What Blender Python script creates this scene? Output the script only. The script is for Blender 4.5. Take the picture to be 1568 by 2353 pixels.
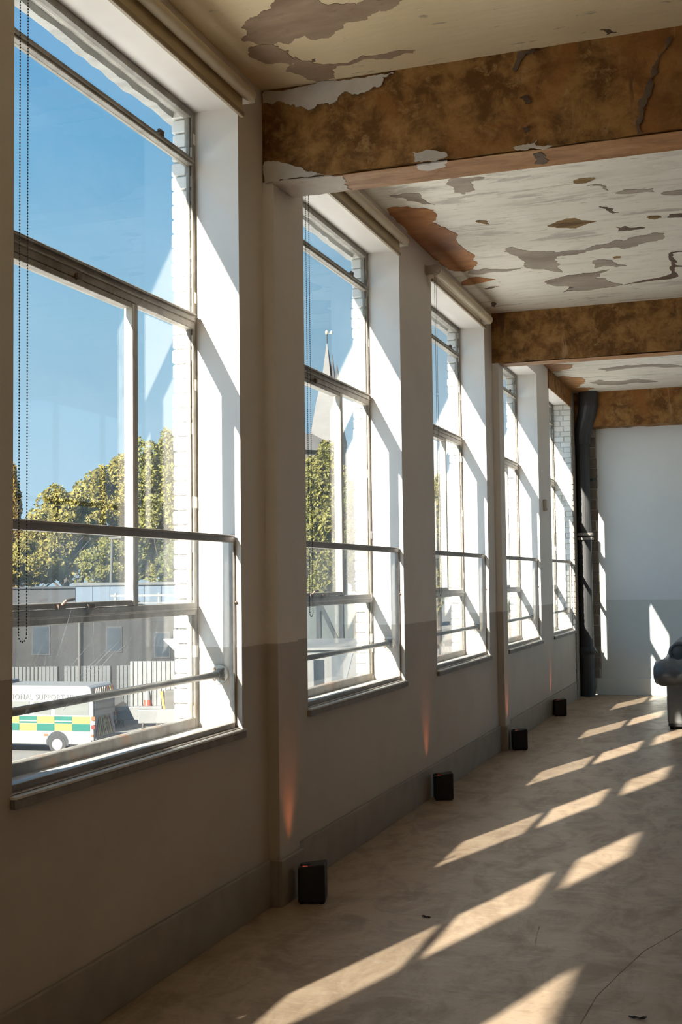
import bpy, bmesh, math, random
import numpy as np
from mathutils import Vector, Matrix

# ------------------------------------------------------------------ clear, camera, sky, sun, exposure
for o in list(bpy.data.objects):
    bpy.data.objects.remove(o)
SC = bpy.context.scene
COL = SC.collection
rnd = random.Random(7)

FPX = 2761.58
CAM = np.array([2.3416, 0.0, 1.6])
_y, _p, _r = [math.radians(a) for a in (-19.1773, 3.2402, -0.7069)]
FWD = np.array([math.sin(_y) * math.cos(_p), math.cos(_y) * math.cos(_p), math.sin(_p)])
_R = np.array([math.cos(_y), -math.sin(_y), 0.0])
_U = np.cross(_R, FWD)
RGT = _R * math.cos(_r) + _U * math.sin(_r)
UPV = -_R * math.sin(_r) + _U * math.cos(_r)
cam_d = bpy.data.cameras.new('camera')
cam = bpy.data.objects.new('camera', cam_d)
COL.objects.link(cam)
cam_d.sensor_fit = 'HORIZONTAL'
cam_d.sensor_width = 36.0
cam_d.lens = 36.0 * FPX / 1568.0
cam_d.clip_end = 2000
cam.matrix_world = Matrix((
    (RGT[0], UPV[0], -FWD[0], CAM[0]),
    (RGT[1], UPV[1], -FWD[1], CAM[1]),
    (RGT[2], UPV[2], -FWD[2], CAM[2]),
    (0, 0, 0, 1)))
SC.camera = cam

SUN = Vector((0.295, 1.0, -0.5575)).normalized()       # direction the sunlight travels
world = bpy.data.worlds.new('world')
SC.world = world
world.use_nodes = True
wn = world.node_tree.nodes
wl = world.node_tree.links
# clear autumn sky: pale at the horizon, deeper blue overhead, brighter towards the sun
tc = wn.new('ShaderNodeTexCoord')
sx = wn.new('ShaderNodeSeparateXYZ')
wl.new(tc.outputs['Generated'], sx.inputs[0])
cr = wn.new('ShaderNodeValToRGB')
els = cr.color_ramp.elements
for pos, c in ((0.0, (0.56, 0.76, 0.90)), (0.10, (0.46, 0.70, 0.88)), (0.19, (0.355, 0.62, 0.82)), (0.337, (0.20, 0.50, 0.78)), (0.45, (0.125, 0.40, 0.74)), (1.0, (0.06, 0.22, 0.56))):
    e_ = els[0] if pos == 0.0 else els[-1] if pos == 1.0 else els.new(pos)
    e_.color = (*c, 1)
wl.new(sx.outputs[2], cr.inputs[0])
dt = wn.new('ShaderNodeVectorMath')
dt.operation = 'DOT_PRODUCT'
wl.new(tc.outputs['Generated'], dt.inputs[0])
dt.inputs[1].default_value = (-SUN.x, -SUN.y, -SUN.z)
mx = wn.new('ShaderNodeMath')
mx.operation = 'MAXIMUM'
mx.inputs[1].default_value = 0.0
wl.new(dt.outputs['Value'], mx.inputs[0])
pw = wn.new('ShaderNodeMath')
pw.operation = 'POWER'
pw.inputs[1].default_value = 2.5
wl.new(mx.outputs[0], pw.inputs[0])
st_ = wn.new('ShaderNodeMath')
st_.operation = 'MULTIPLY_ADD'
st_.inputs[1].default_value = 2.7
st_.inputs[2].default_value = 1.0
wl.new(pw.outputs[0], st_.inputs[0])
bg = wn['Background']
wl.new(cr.outputs[0], bg.inputs[0])
wl.new(st_.outputs[0], bg.inputs[1])

sun_d = bpy.data.lights.new('sun', 'SUN')
sun_d.energy = 35.0
sun_d.angle = math.radians(0.55)
sun_d.color = (1.0, 0.92, 0.80)
sun = bpy.data.objects.new('sun', sun_d)
sun.location = (-30, -60, 40)
sun.rotation_euler = SUN.to_track_quat('-Z', 'Y').to_euler()
COL.objects.link(sun)

vs = SC.view_settings
vs.view_transform = 'Standard'
vs.look = 'None'
vs.exposure = 0.0
vs.gamma = 1.0
vs.use_curve_mapping = False
cy = SC.cycles
cy.max_bounces = 16
cy.diffuse_bounces = 8
cy.glossy_bounces = 4
cy.transparent_max_bounces = 32
cy.sample_clamp_indirect = 6.0
cy.use_denoising = True
cy.caustics_reflective = False
cy.caustics_refractive = False


def bp(px, py, ax, val):
    """A point of the photograph carried onto the plane coordinate[ax] = val."""
    d = FWD + RGT * (px - 784) / FPX - UPV * (py - 1176.5) / FPX
    t = (val - CAM[ax]) / d[ax]
    return CAM + t * d


def far(px, py, depth):
    return CAM + depth * (FWD + RGT * (px - 784) / FPX - UPV * (py - 1176.5) / FPX)


# ------------------------------------------------------------------ materials
def lin(r, g, b):
    f = lambda c: ((c / 255 + 0.055) / 1.055) ** 2.4 if c > 10 else c / 255 / 12.92
    return (f(r), f(g), f(b), 1)


class Mat:
    def __init__(s, name):
        s.m = bpy.data.materials.new(name)
        s.m.use_nodes = True
        s.n = s.m.node_tree.nodes
        s.l = s.m.node_tree.links
        s.b = s.n['Principled BSDF']
        s.out = s.n['Material Output']
        g = s.n.new('ShaderNodeNewGeometry')
        s.pos = g.outputs['Position']

    def noise(s, scale, detail=4, rough=0.55, stretch=(1, 1, 1), dist=0.0, seed=0.0):
        mp = s.n.new('ShaderNodeMapping')
        s.l.new(s.pos, mp.inputs[0])
        mp.inputs['Scale'].default_value = stretch
        mp.inputs['Location'].default_value = (seed * 3.1, seed * 1.7, seed * 2.3)
        t = s.n.new('ShaderNodeTexNoise')
        t.inputs['Scale'].default_value = scale
        t.inputs['Detail'].default_value = detail
        t.inputs['Roughness'].default_value = rough
        t.inputs['Distortion'].default_value = dist
        s.l.new(mp.outputs[0], t.inputs['Vector'])
        return t.outputs[0]

    def ramp(s, sock, lo, hi):
        r = s.n.new('ShaderNodeMapRange')
        r.inputs[1].default_value = lo
        r.inputs[2].default_value = hi
        s.l.new(sock, r.inputs[0])
        return r.outputs[0]

    def mix(s, fac, a, b):
        m = s.n.new('ShaderNodeMix')
        m.data_type = 'RGBA'
        for sock, v in ((m.inputs[0], fac), (m.inputs[6], a), (m.inputs[7], b)):
            if hasattr(v, 'is_output'):
                s.l.new(v, sock)
            else:
                sock.default_value = v
        return m.outputs[2]

    def math(s, op, a, b):
        m = s.n.new('ShaderNodeMath')
        m.operation = op
        for sock, v in ((m.inputs[0], a), (m.inputs[1], b)):
            if hasattr(v, 'is_output'):
                s.l.new(v, sock)
            else:
                sock.default_value = v
        return m.outputs[0]

    def color(s, c):
        if hasattr(c, 'is_output'):
            s.l.new(c, s.b.inputs['Base Color'])
        else:
            s.b.inputs['Base Color'].default_value = c

    def bump(s, sock, strength=0.3, dist=0.01):
        b = s.n.new('ShaderNodeBump')
        b.inputs['Strength'].default_value = strength
        b.inputs['Distance'].default_value = dist
        s.l.new(sock, b.inputs['Height'])
        s.l.new(b.outputs[0], s.b.inputs['Normal'])

    def set(s, rough=0.6, metal=0.0, spec=0.5):
        if hasattr(rough, 'is_output'):
            s.l.new(rough, s.b.inputs['Roughness'])
        else:
            s.b.inputs['Roughness'].default_value = rough
        s.b.inputs['Metallic'].default_value = metal
        s.b.inputs['Specular IOR Level'].default_value = spec
        return s.m


def simple(name, c, rough=0.6, metal=0.0, spec=0.5, c2=None, scale=8.0, stretch=(1, 1, 1), bump=0.0, lo=0.4, hi=0.7):
    k = Mat(name)
    if c2 is not None:
        f = k.noise(scale, 5, 0.6, stretch)
        k.color(k.mix(k.ramp(f, lo, hi), c, c2))
        if bump:
            k.bump(f, bump)
    else:
        k.color(c)
    return k.set(rough, metal, spec)


M = {}


def build_materials():
    # painted plaster: cream-white above, putty grey below the paint line at z = 1.287
    k = Mat('wall_paint')
    sep = k.n.new('ShaderNodeSeparateXYZ')
    k.l.new(k.pos, sep.inputs[0])
    wob = k.math('MULTIPLY', k.math('SUBTRACT', k.noise(30, 2), 0.5), 0.006)
    zz = k.math('ADD', sep.outputs[2], wob)
    low = k.math('LESS_THAN', zz, 1.287)
    dirt = k.ramp(k.noise(2.2, 6, 0.6), 0.45, 0.8)
    up = k.mix(dirt, (0.80, 0.765, 0.725, 1), (0.73, 0.69, 0.645, 1))
    lo = k.mix(dirt, (0.50, 0.45, 0.395, 1), (0.44, 0.39, 0.335, 1))
    smear = k.ramp(k.noise(3.0, 5, 0.7, (1.0, 3.0, 1.0), 0.5, 4), 0.67, 0.74)
    lo = k.mix(k.math('MULTIPLY', smear, 0.35), lo, (0.20, 0.17, 0.15, 1))
    k.color(k.mix(low, up, lo))
    k.bump(k.noise(45, 3), 0.05, 0.004)
    M['wall'] = k.set(0.5, 0, 0.35)

    k = Mat('end_wall_paint')
    sep = k.n.new('ShaderNodeSeparateXYZ')
    k.l.new(k.pos, sep.inputs[0])
    low = k.math('LESS_THAN', sep.outputs[2], 1.287)
    d2 = k.ramp(k.noise(1.2, 5, 0.6), 0.4, 0.8)
    k.color(k.mix(low, k.mix(d2, (0.86, 0.885, 0.89, 1), (0.81, 0.835, 0.845, 1)), k.mix(d2, (0.70, 0.735, 0.71, 1), (0.65, 0.68, 0.655, 1))))
    M['endwall'] = k.set(0.5, 0, 0.35)
    k = Mat('baseboard_paint')
    k.color(k.mix(k.ramp(k.noise(6, 5), 0.4, 0.75), (0.33, 0.29, 0.245, 1), (0.27, 0.235, 0.195, 1)))
    M['baseboard'] = k.set(0.5, 0, 0.35)

    # ceiling: old off-white paint with grey streaks that run across the room
    k = Mat('ceiling_paint')
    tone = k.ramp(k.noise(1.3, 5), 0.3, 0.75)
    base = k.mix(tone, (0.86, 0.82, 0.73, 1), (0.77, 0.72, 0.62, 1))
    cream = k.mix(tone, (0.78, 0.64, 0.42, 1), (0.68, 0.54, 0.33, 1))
    st = k.ramp(k.noise(3.6, 9, 0.72, (0.35, 1.5, 1), 0.5), 0.545, 0.60)
    sel = k.ramp(k.noise(0.55, 2, 0.5, (1, 1, 1), 0, 5), 0.36, 0.50)
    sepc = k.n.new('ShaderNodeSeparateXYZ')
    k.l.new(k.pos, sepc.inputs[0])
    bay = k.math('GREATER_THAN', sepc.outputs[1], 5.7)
    sel = k.math('MAXIMUM', sel, k.math('GREATER_THAN', sepc.outputs[1], 11.3))
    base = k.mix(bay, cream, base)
    st = k.math('MULTIPLY', k.math('MULTIPLY', st, sel), bay)
    base = k.mix(k.math('MULTIPLY', st, 0.8), base, (0.42, 0.375, 0.32, 1))
    fine = k.math('MULTIPLY', k.ramp(k.noise(9, 9, 0.75, (0.28, 1.7, 1), 0.6, 14), 0.52, 0.62), bay)
    base = k.mix(k.math('MULTIPLY', fine, 0.55), base, (0.56, 0.50, 0.41, 1))
    sp = k.ramp(k.noise(14, 6, 0.7, (0.5, 1.4, 1), 0.2, 9), 0.63, 0.69)
    base = k.mix(k.math('MULTIPLY', sp, 0.75), base, (0.24, 0.20, 0.16, 1))
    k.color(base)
    k.bump(k.noise(5, 6, 0.6, (0.4, 1.2, 1)), 0.25, 0.03)
    M['ceiling'] = k.set(k.math('ADD', k.ramp(k.noise(2, 3), 0.2, 1.6), 0.26), 0, 0.4)

    def bare(name, a, b, c, scale=7.0, rough=0.75, stretch=(1, 1, 1)):
        k = Mat(name)
        n1 = k.noise(scale, 8, 0.65, stretch, 0.4)
        n2 = k.noise(scale * 0.35, 5, 0.6, stretch, 0.8, 3)
        n3 = k.noise(scale * 4, 6, 0.7, stretch, 0.2, 6)
        col = k.mix(k.ramp(n1, 0.35, 0.68), a, b)
        col = k.mix(k.ramp(n2, 0.50, 0.68), col, c)
        col = k.mix(k.math('MULTIPLY', k.ramp(n3, 0.58, 0.75), 0.5), col, (a[0] * .4, a[1] * .4, a[2] * .4, 1))
        k.color(col)
        k.bump(n1, 0.45, 0.015)
        return k.set(rough, 0, 0.25)
    # bare beam concrete, rust and tea stained, with drip runs
    k = Mat('beam_bare')
    n1 = k.noise(6.5, 9, 0.68, (1, 1, 1), 0.3)
    n2 = k.noise(1.6, 6, 0.6, (1, 1, 0.6), 0.9, 3)
    n3 = k.noise(30, 6, 0.7, (1, 1, 1), 0.2, 6)
    drip = k.noise(2.3, 6, 0.62, (1.6, 1.6, 0.22), 0.7, 8)
    col = k.mix(k.ramp(n1, 0.40, 0.60), (0.13, 0.055, 0.012, 1), (0.36, 0.19, 0.06, 1))
    n4 = k.noise(13, 8, 0.72, (1, 1, 1), 0.3, 12)
    col = k.mix(k.math('MULTIPLY', k.ramp(n4, 0.55, 0.68), 0.7), col, (0.45, 0.27, 0.11, 1))
    col = k.mix(k.ramp(n2, 0.50, 0.70), col, (0.30, 0.12, 0.03, 1))
    col = k.mix(k.math('MULTIPLY', k.ramp(n3, 0.55, 0.72), 0.45), col, (0.10, 0.05, 0.02, 1))
    col = k.mix(k.math('MULTIPLY', k.ramp(drip, 0.60, 0.66), 0.8), col, (0.46, 0.27, 0.13, 1))
    col = k.mix(k.math('MULTIPLY', k.ramp(k.noise(2.3, 6, 0.62, (1.6, 1.6, 0.22), 0.7, 8.3), 0.62, 0.66), 0.8), col, (0.11, 0.05, 0.02, 1))
    sepb = k.n.new('ShaderNodeSeparateXYZ')
    k.l.new(k.pos, sepb.inputs[0])
    k.color(col)
    k.bump(n1, 0.5, 0.02)
    M['beam'] = k.set(0.7, 0, 0.3)
    M['rust'] = bare('bare_rust', (0.30, 0.13, 0.04, 1), (0.56, 0.32, 0.15, 1), (0.40, 0.18, 0.06, 1), 9, 0.6, (0.5, 1.4, 1))
    M['orange'] = bare('bare_orange', (0.34, 0.13, 0.035, 1), (0.52, 0.23, 0.07, 1), (0.22, 0.075, 0.02, 1), 5, 0.6, (0.6, 1.3, 1))
    M['umber'] = bare('bare_umber', (0.30, 0.205, 0.135, 1), (0.40, 0.29, 0.20, 1), (0.20, 0.125, 0.08, 1), 4, 0.7, (0.7, 1.2, 1))
    M['greyscar'] = bare('bare_grey', (0.33, 0.275, 0.225, 1), (0.43, 0.37, 0.31, 1), (0.23, 0.18, 0.145, 1), 5, 0.7, (0.5, 1.5, 1))
    M['lath'] = bare('bare_lath', (0.22, 0.13, 0.045, 1), (0.36, 0.23, 0.09, 1), (0.12, 0.065, 0.02, 1), 14, 0.8, (0.4, 2, 1))
    M['darkscar'] = bare('bare_dark', (0.13, 0.085, 0.06, 1), (0.18, 0.125, 0.09, 1), (0.09, 0.055, 0.035, 1), 8, 0.8)
    M['plaster'] = simple('plaster_skin', (0.62, 0.58, 0.52, 1), 0.6, c2=(0.50, 0.455, 0.40, 1), scale=5, bump=0.1)
    M['warm_plaster'] = simple('plaster_thin', (0.60, 0.54, 0.46, 1), 0.6, c2=(0.48, 0.41, 0.33, 1), scale=9, bump=0.15)  # slightly warmer and darker than the other plaster tone

    # floor: worn beige sheet floor with scuffs
    k = Mat('floor_screed')
    n1 = k.noise(0.9, 6, 0.6, (1, 1, 1), 0.3)
    n2 = k.noise(3.5, 8, 0.7, (1.3, 0.7, 1), 0.6, 2)
    n3 = k.noise(7, 10, 0.8, (0.45, 1.7, 1), 1.4, 5)
    n5 = k.noise(30, 9, 0.8, (0.4, 1.5, 1), 1.0, 8)
    col = k.mix(k.ramp(n1, 0.3, 0.7), (0.415, 0.315, 0.222, 1), (0.355, 0.262, 0.18, 1))
    col = k.mix(k.math('MULTIPLY', k.ramp(n2, 0.46, 0.62), 0.7), col, (0.225, 0.160, 0.108, 1))
    col = k.mix(k.math('MULTIPLY', k.ramp(n3, 0.52, 0.68), 0.42), col, (0.47, 0.395, 0.32, 1))
    col = k.mix(k.math('MULTIPLY', k.ramp(n5, 0.54, 0.66), 0.6), col, (0.20, 0.14, 0.095, 1))
    k.color(col)
    rg = k.math('ADD', k.math('MULTIPLY', k.ramp(n2, 0.3, 0.75), 0.22), 0.34)
    rg = k.math('SUBTRACT', rg, k.math('MULTIPLY', k.ramp(n3, 0.52, 0.7), 0.14))
    k.bump(n3, 0.2, 0.008)
    M['floor'] = k.set(rg, 0, 0.32)

    # steel window sections: old grey paint, chipped, rust low down
    k = Mat('window_steel')
    col = k.mix(k.ramp(k.noise(16, 7, 0.7, (1, .6, .6)), 0.42, 0.68), (0.30, 0.275, 0.235, 1), (0.17, 0.145, 0.115, 1))
    sepz = k.n.new('ShaderNodeSeparateXYZ')
    k.l.new(k.pos, sepz.inputs[0])
    lowz = k.math('SUBTRACT', 1.0, k.ramp(sepz.outputs[2], 0.95, 1.10))
    rst = k.math('MULTIPLY', lowz, k.math('MULTIPLY', k.ramp(k.noise(5, 5), 0.56, 0.68), 0.7))
    col = k.mix(rst, col, (0.42, 0.19, 0.07, 1))
    k.color(col)
    k.bump(k.noise(30, 5), 0.2, 0.004)
    M['steel'] = k.set(0.5, 0.0, 0.45)
    M['sash_sunlit'] = simple('casement_sunlit', (0.62, 0.58, 0.50, 1), 0.5, c2=(0.33, 0.28, 0.22, 1), scale=18, stretch=(1, 1, .5), lo=.5, hi=.72)  # sunlight on the stile edge held in a paler colour
    M['latch'] = simple('latch_iron', (0.10, 0.075, 0.055, 1), 0.5, 0.4, c2=(0.20, 0.10, 0.05, 1), scale=40)

    def glass(name, haze, tint, scratch, ior=1.45, mirror=1.0):
        k = Mat(name)
        k.n.remove(k.b)
        tr = k.n.new('ShaderNodeBsdfTransparent')
        tr.inputs[0].default_value = tint
        gl = k.n.new('ShaderNodeBsdfGlossy')
        gl.inputs['Roughness'].default_value = 0.02
        fr = k.n.new('ShaderNodeLayerWeight')
        fr.inputs[0].default_value = 0.5
        f0 = ((ior - 1) / (ior + 1)) ** 2
        fres = k.math('ADD', f0, k.math('MULTIPLY', (1 - f0) * mirror, k.math('POWER', fr.outputs['Facing'], 5.0)))
        m1 = k.n.new('ShaderNodeMixShader')
        k.l.new(fres, m1.inputs[0])
        k.l.new(tr.outputs[0], m1.inputs[1])
        k.l.new(gl.outputs[0], m1.inputs[2])
        df = k.n.new('ShaderNodeBsdfTranslucent')
        df.inputs[0].default_value = (0.85, 0.88, 0.9, 1)
        d2 = k.n.new('ShaderNodeBsdfDiffuse')
        d2.inputs[0].default_value = (0.85, 0.88, 0.9, 1)
        ms = k.n.new('ShaderNodeMixShader')
        k.l.new(df.outputs[0], ms.inputs[1])
        k.l.new(d2.outputs[0], ms.inputs[2])
        smudge = k.math('MULTIPLY', k.ramp(k.noise(5, 6, 0.65, (1, .5, 1.2), 0.5), 0.35, 0.85), haze)
        fac = smudge
        if scratch:
            # fine straight scratches, mostly slanting
            for ang, sc, th, sd in ((0.9, 9, 0.655, 1), (0.75, 14, 0.67, 2), (1.25, 11, 0.665, 5)):
                mp = k.n.new('ShaderNodeMapping')
                mp.vector_type = 'TEXTURE'
                k.l.new(k.pos, mp.inputs[0])
                mp.inputs['Rotation'].default_value = (ang, 0, 0)
                mp.inputs['Scale'].default_value = (1, 1.6, 0.010)
                mp.inputs['Location'].default_value = (0, sd * .37, sd * .21)
                t = k.n.new('ShaderNodeTexNoise')
                t.inputs['Scale'].default_value = sc * 0.35
                t.inputs['Detail'].default_value = 3
                k.l.new(mp.outputs[0], t.inputs['Vector'])
                fac = k.math('ADD', fac, k.math('MULTIPLY', k.ramp(t.outputs[0], th, th + 0.05), scratch))
        m2 = k.n.new('ShaderNodeMixShader')
        k.l.new(fac, m2.inputs[0])
        k.l.new(m1.outputs[0], m2.inputs[1])
        k.l.new(ms.outputs[0], m2.inputs[2])
        k.l.new(m2.outputs[0], k.out.inputs[0])
        return k.m
    M['glass'] = glass('window_glass', 0.02, (0.97, 0.985, 0.985, 1), 0)
    M['perspex'] = glass('perspex_sheet', 0.085, (0.97, 0.975, 0.975, 1), 0.22, 1.35, 0.45)

    k = Mat('scratch_white')
    k.n.remove(k.b)
    t_ = k.n.new('ShaderNodeBsdfTranslucent')
    t_.inputs[0].default_value = (0.65, 0.66, 0.67, 1)
    d_ = k.n.new('ShaderNodeBsdfTransparent')
    x_ = k.n.new('ShaderNodeMixShader')
    x_.inputs[0].default_value = 0.45
    k.l.new(t_.outputs[0], x_.inputs[1])
    k.l.new(d_.outputs[0], x_.inputs[2])
    k.l.new(x_.outputs[0], k.out.inputs[0])
    M['scratch'] = k.m
    M['alu'] = simple('guard_aluminium', (0.36, 0.33, 0.30, 1), 0.42, 0.25, c2=(0.27, 0.24, 0.215, 1), scale=14, stretch=(1, .3, 1))
    M['galv'] = simple('galvanised_pipe', (0.42, 0.41, 0.38, 1), 0.4, 0.5, c2=(0.20, 0.18, 0.15, 1), scale=30, stretch=(1, .3, 1))
    M['sillpaint'] = simple('sill_paint', (0.70, 0.68, 0.64, 1), 0.4, c2=(0.55, 0.52, 0.47, 1), scale=9)
    M['sillstone'] = simple('sill_edge', (0.26, 0.24, 0.23, 1), 0.6, c2=(0.18, 0.165, 0.155, 1), scale=12)

    k = Mat('white_brick')
    oi = k.n.new('ShaderNodeObjectInfo')
    c = k.mix(oi.outputs['Random'], (0.80, 0.79, 0.75, 1), (0.68, 0.67, 0.63, 1))
    c = k.mix(k.math('MULTIPLY', k.ramp(k.noise(40, 6, 0.7), 0.6, 0.72), 0.5), c, (0.40, 0.38, 0.34, 1))
    k.color(c)
    k.bump(k.noise(60, 5), 0.5, 0.006)
    M['brick'] = k.set(0.75, 0, 0.2)
    M['mortar'] = simple('mortar', (0.62, 0.60, 0.56, 1), 0.9, c2=(0.46, 0.44, 0.40, 1), scale=20)
    M['mortardark'] = simple('mortar_deep', (0.30, 0.285, 0.26, 1), 0.9, c2=(0.2, 0.19, 0.17, 1), scale=20)
    M['concrete'] = simple('ledge_concrete', (0.42, 0.42, 0.41, 1), 0.85, c2=(0.28, 0.28, 0.275, 1), scale=14, bump=0.5)
    M['render'] = simple('outer_render', (0.74, 0.73, 0.70, 1), 0.8, c2=(0.6, 0.58, 0.54, 1), scale=4)
    k = Mat('raw_brick')
    oi = k.n.new('ShaderNodeObjectInfo')
    c = k.mix(oi.outputs['Random'], (0.30, 0.265, 0.22, 1), (0.22, 0.19, 0.155, 1))
    c = k.mix(k.math('MULTIPLY', k.ramp(k.noise(18, 6, 0.7), 0.5, 0.7), 0.6), c, (0.40, 0.36, 0.31, 1))
    k.color(c)
    k.bump(k.noise(50, 5), 0.5, 0.006)
    M['rawbrick'] = k.set(0.85, 0, 0.2)

    M['bouncebrown'] = simple('bounce_cut_brown', (0.34, 0.22, 0.14, 1), 0.85, c2=(0.25, 0.155, 0.10, 1), scale=3)  # brown finish made up to cut bounce from the unseen walls
    M['blind'] = simple('blind_fabric', (0.62, 0.52, 0.34, 1), 0.7, c2=(0.55, 0.455, 0.29, 1), scale=5)
    M['blindtube'] = simple('blind_roll', (0.66, 0.57, 0.42, 1), 0.6, c2=(0.6, 0.5, 0.36, 1), scale=4)
    M['blindbar'] = simple('blind_bar', (0.33, 0.255, 0.17, 1), 0.5)
    M['bead'] = simple('bead_chain', (0.03, 0.028, 0.03, 1), 0.4)
    M['black'] = simple('uplighter_black', (0.012, 0.012, 0.013, 1), 0.6)
    M['pipe'] = simple('pipe_black', (0.030, 0.030, 0.032, 1), 0.5, c2=(0.055, 0.055, 0.055, 1), scale=9, stretch=(1, 1, .15))
    M['collar'] = simple('pipe_collar', (0.36, 0.34, 0.30, 1), 0.5, c2=(0.20, 0.18, 0.16, 1), scale=30)
    M['plasticwhite'] = simple('sensor_plastic', (0.55, 0.50, 0.44, 1), 0.5)
    M['leather'] = simple('sofa_leather', (0.10, 0.115, 0.125, 1), 0.32, c2=(0.14, 0.155, 0.165, 1), scale=6, bump=0.1)
    M['leatherdull'] = simple('sofa_panel', (0.13, 0.13, 0.125, 1), 0.5, c2=(0.17, 0.17, 0.16, 1), scale=5)
    M['crack'] = simple('crack_line', (0.20, 0.145, 0.10, 1), 0.8)
    M['debris'] = simple('debris_dark', (0.07, 0.05, 0.035, 1), 0.8)
    k = Mat('red_lamp')
    k.color((0.3, 0.03, 0.01, 1))
    k.b.inputs['Emission Color'].default_value = (1, 0.12, 0.03, 1)
    k.b.inputs['Emission Strength'].default_value = 0.25
    M['lamp'] = k.set(0.4)

    # outdoors
    M['ground'] = simple('yard_asphalt', (0.1394, 0.1337, 0.1230, 1), 0.9, c2=(0.1107, 0.1050, 0.0968, 1), scale=0.25)
    M['gravel'] = simple('roof_gravel', (0.1558, 0.1435, 0.1271, 1), 0.9, c2=(0.0697, 0.0615, 0.0508, 1), scale=3, bump=0.6)
    M['darkbrick'] = simple('soot_brick', (0.0057, 0.0066, 0.0075, 1), 0.9, c2=(0.0115, 0.0107, 0.0103, 1), scale=0.8)
    M['slatewall'] = simple('slate_wall', (0.0115, 0.0127, 0.0148, 1), 0.8, c2=(0.0164, 0.0172, 0.0189, 1), scale=0.4)
    M['bluewall'] = simple('blue_cladding', (0.0476, 0.0697, 0.0968, 1), 0.6, c2=(0.0410, 0.0607, 0.0853, 1), scale=0.3)
    M['palesheet'] = simple('pale_corrugated', (0.0508, 0.0541, 0.0533, 1), 0.6, c2=(0.0394, 0.0426, 0.0435, 1), scale=0.7)
    M['cladwhite'] = simple('white_cladding', (0.1230, 0.1230, 0.1189, 1), 0.6)
    M['greypanel'] = simple('grey_panel', (0.0574, 0.0681, 0.0779, 1), 0.6, c2=(0.0476, 0.0574, 0.0672, 1), scale=0.4)
    M['winblue'] = simple('far_window', (0.0115, 0.0180, 0.0246, 1), 0.15)
    M['timberdark'] = simple('dark_timber', (0.0107, 0.0139, 0.0172, 1), 0.8)
    M['tealwall'] = simple('teal_wall', (0.0410, 0.0508, 0.0508, 1), 0.8, c2=(0.0558, 0.0623, 0.0599, 1), scale=0.5)
    M['slate'] = simple('spire_slate', (0.0722, 0.0705, 0.0681, 1), 0.7, c2=(0.0590, 0.0582, 0.0574, 1), scale=0.5)
    M['stone'] = simple('church_stone', (0.1107, 0.0968, 0.0779, 1), 0.85, c2=(0.0861, 0.0738, 0.0590, 1), scale=0.6)
    M['gilt'] = simple('vane_gilt', (0.2460, 0.2214, 0.1640, 1), 0.35)
    M['barkmat'] = simple('bark', (0.0492, 0.0369, 0.0271, 1), 0.9)
    M['polewood'] = simple('pole_grey', (0.0410, 0.0394, 0.0353, 1), 0.8)

    def leaf(name, a, b, c):
        k = Mat(name)
        k.n.remove(k.b)
        n1 = k.noise(0.55, 5, 0.7)
        n2 = k.noise(3.0, 3, 0.7, seed=3)
        col = k.mix(k.ramp(n1, 0.35, 0.65), a, b)
        col = k.mix(k.ramp(n2, 0.5, 0.75), col, c)
        d = k.n.new('ShaderNodeBsdfDiffuse')
        t = k.n.new('ShaderNodeBsdfTranslucent')
        m = k.n.new('ShaderNodeMixShader')
        m.inputs[0].default_value = 0.42
        k.l.new(col, d.inputs[0])
        k.l.new(col, t.inputs[0])
        k.l.new(d.outputs[0], m.inputs[1])
        k.l.new(t.outputs[0], m.inputs[2])
        k.l.new(m.outputs[0], k.out.inputs[0])
        return k.m
    M['leaf_gold'] = leaf('leaf_gold', (0.1894, 0.1607, 0.0426, 1), (0.2411, 0.2066, 0.0689, 1), (0.1091, 0.1091, 0.0344, 1))
    M['leaf_green'] = leaf('leaf_green', (0.1435, 0.1435, 0.0426, 1), (0.2066, 0.1894, 0.0631, 1), (0.0861, 0.0976, 0.0344, 1))
    M['leaf_orange'] = leaf('leaf_orange', (0.2411, 0.1435, 0.0402, 1), (0.2066, 0.1550, 0.0459, 1), (0.1263, 0.1033, 0.0344, 1))
    M['leaf_dark'] = leaf('leaf_dark', (0.0976, 0.1148, 0.0426, 1), (0.1492, 0.1492, 0.0517, 1), (0.0574, 0.0746, 0.0287, 1))

    M['vanwhite'] = simple('van_white', (0.1640, 0.1640, 0.1599, 1), 0.3)
    M['vanyellow'] = simple('van_yellow', (0.1927, 0.1804, 0.0410, 1), 0.35)
    M['vangreen'] = simple('van_green', (0.0000, 0.0697, 0.0508, 1), 0.35)
    M['vandark'] = simple('van_dark', (0.0123, 0.0148, 0.0164, 1), 0.4)
    M['vanglass'] = simple('van_glass', (0.0180, 0.0262, 0.0295, 1), 0.15)
    M['reflectglass'] = simple('painted_reflection_glass', (0.1066, 0.1107, 0.1025, 1), 0.2)  # pale reflections held in the glass colour
    M['vanred'] = simple('van_red', (0.1148, 0.0131, 0.0082, 1), 0.35)
    M['vanorange'] = simple('van_orange', (0.2460, 0.0574, 0.0098, 1), 0.35)
    M['vantext'] = simple('van_lettering', (0.0697, 0.0713, 0.0738, 1), 0.5)
    M['floodwhite'] = simple('flood_white', (0.2460, 0.2460, 0.2378, 1), 0.5)
    M['roofwhite'] = simple('roof_white', (0.72, 0.72, 0.70, 1), 0.6, c2=(0.66, 0.66, 0.64, 1), scale=2)
    M['tyre'] = simple('tyre_rubber', (0.012, 0.012, 0.012, 1), 0.8)
    M['conered'] = simple('cone_orange', (0.22, 0.03, 0.012, 1), 0.5)
    M['signyellow'] = simple('machine_yellow', (0.24, 0.12, 0.012, 1), 0.5)


build_materials()

# ------------------------------------------------------------------ mesh helpers
ORG = {}


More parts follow.
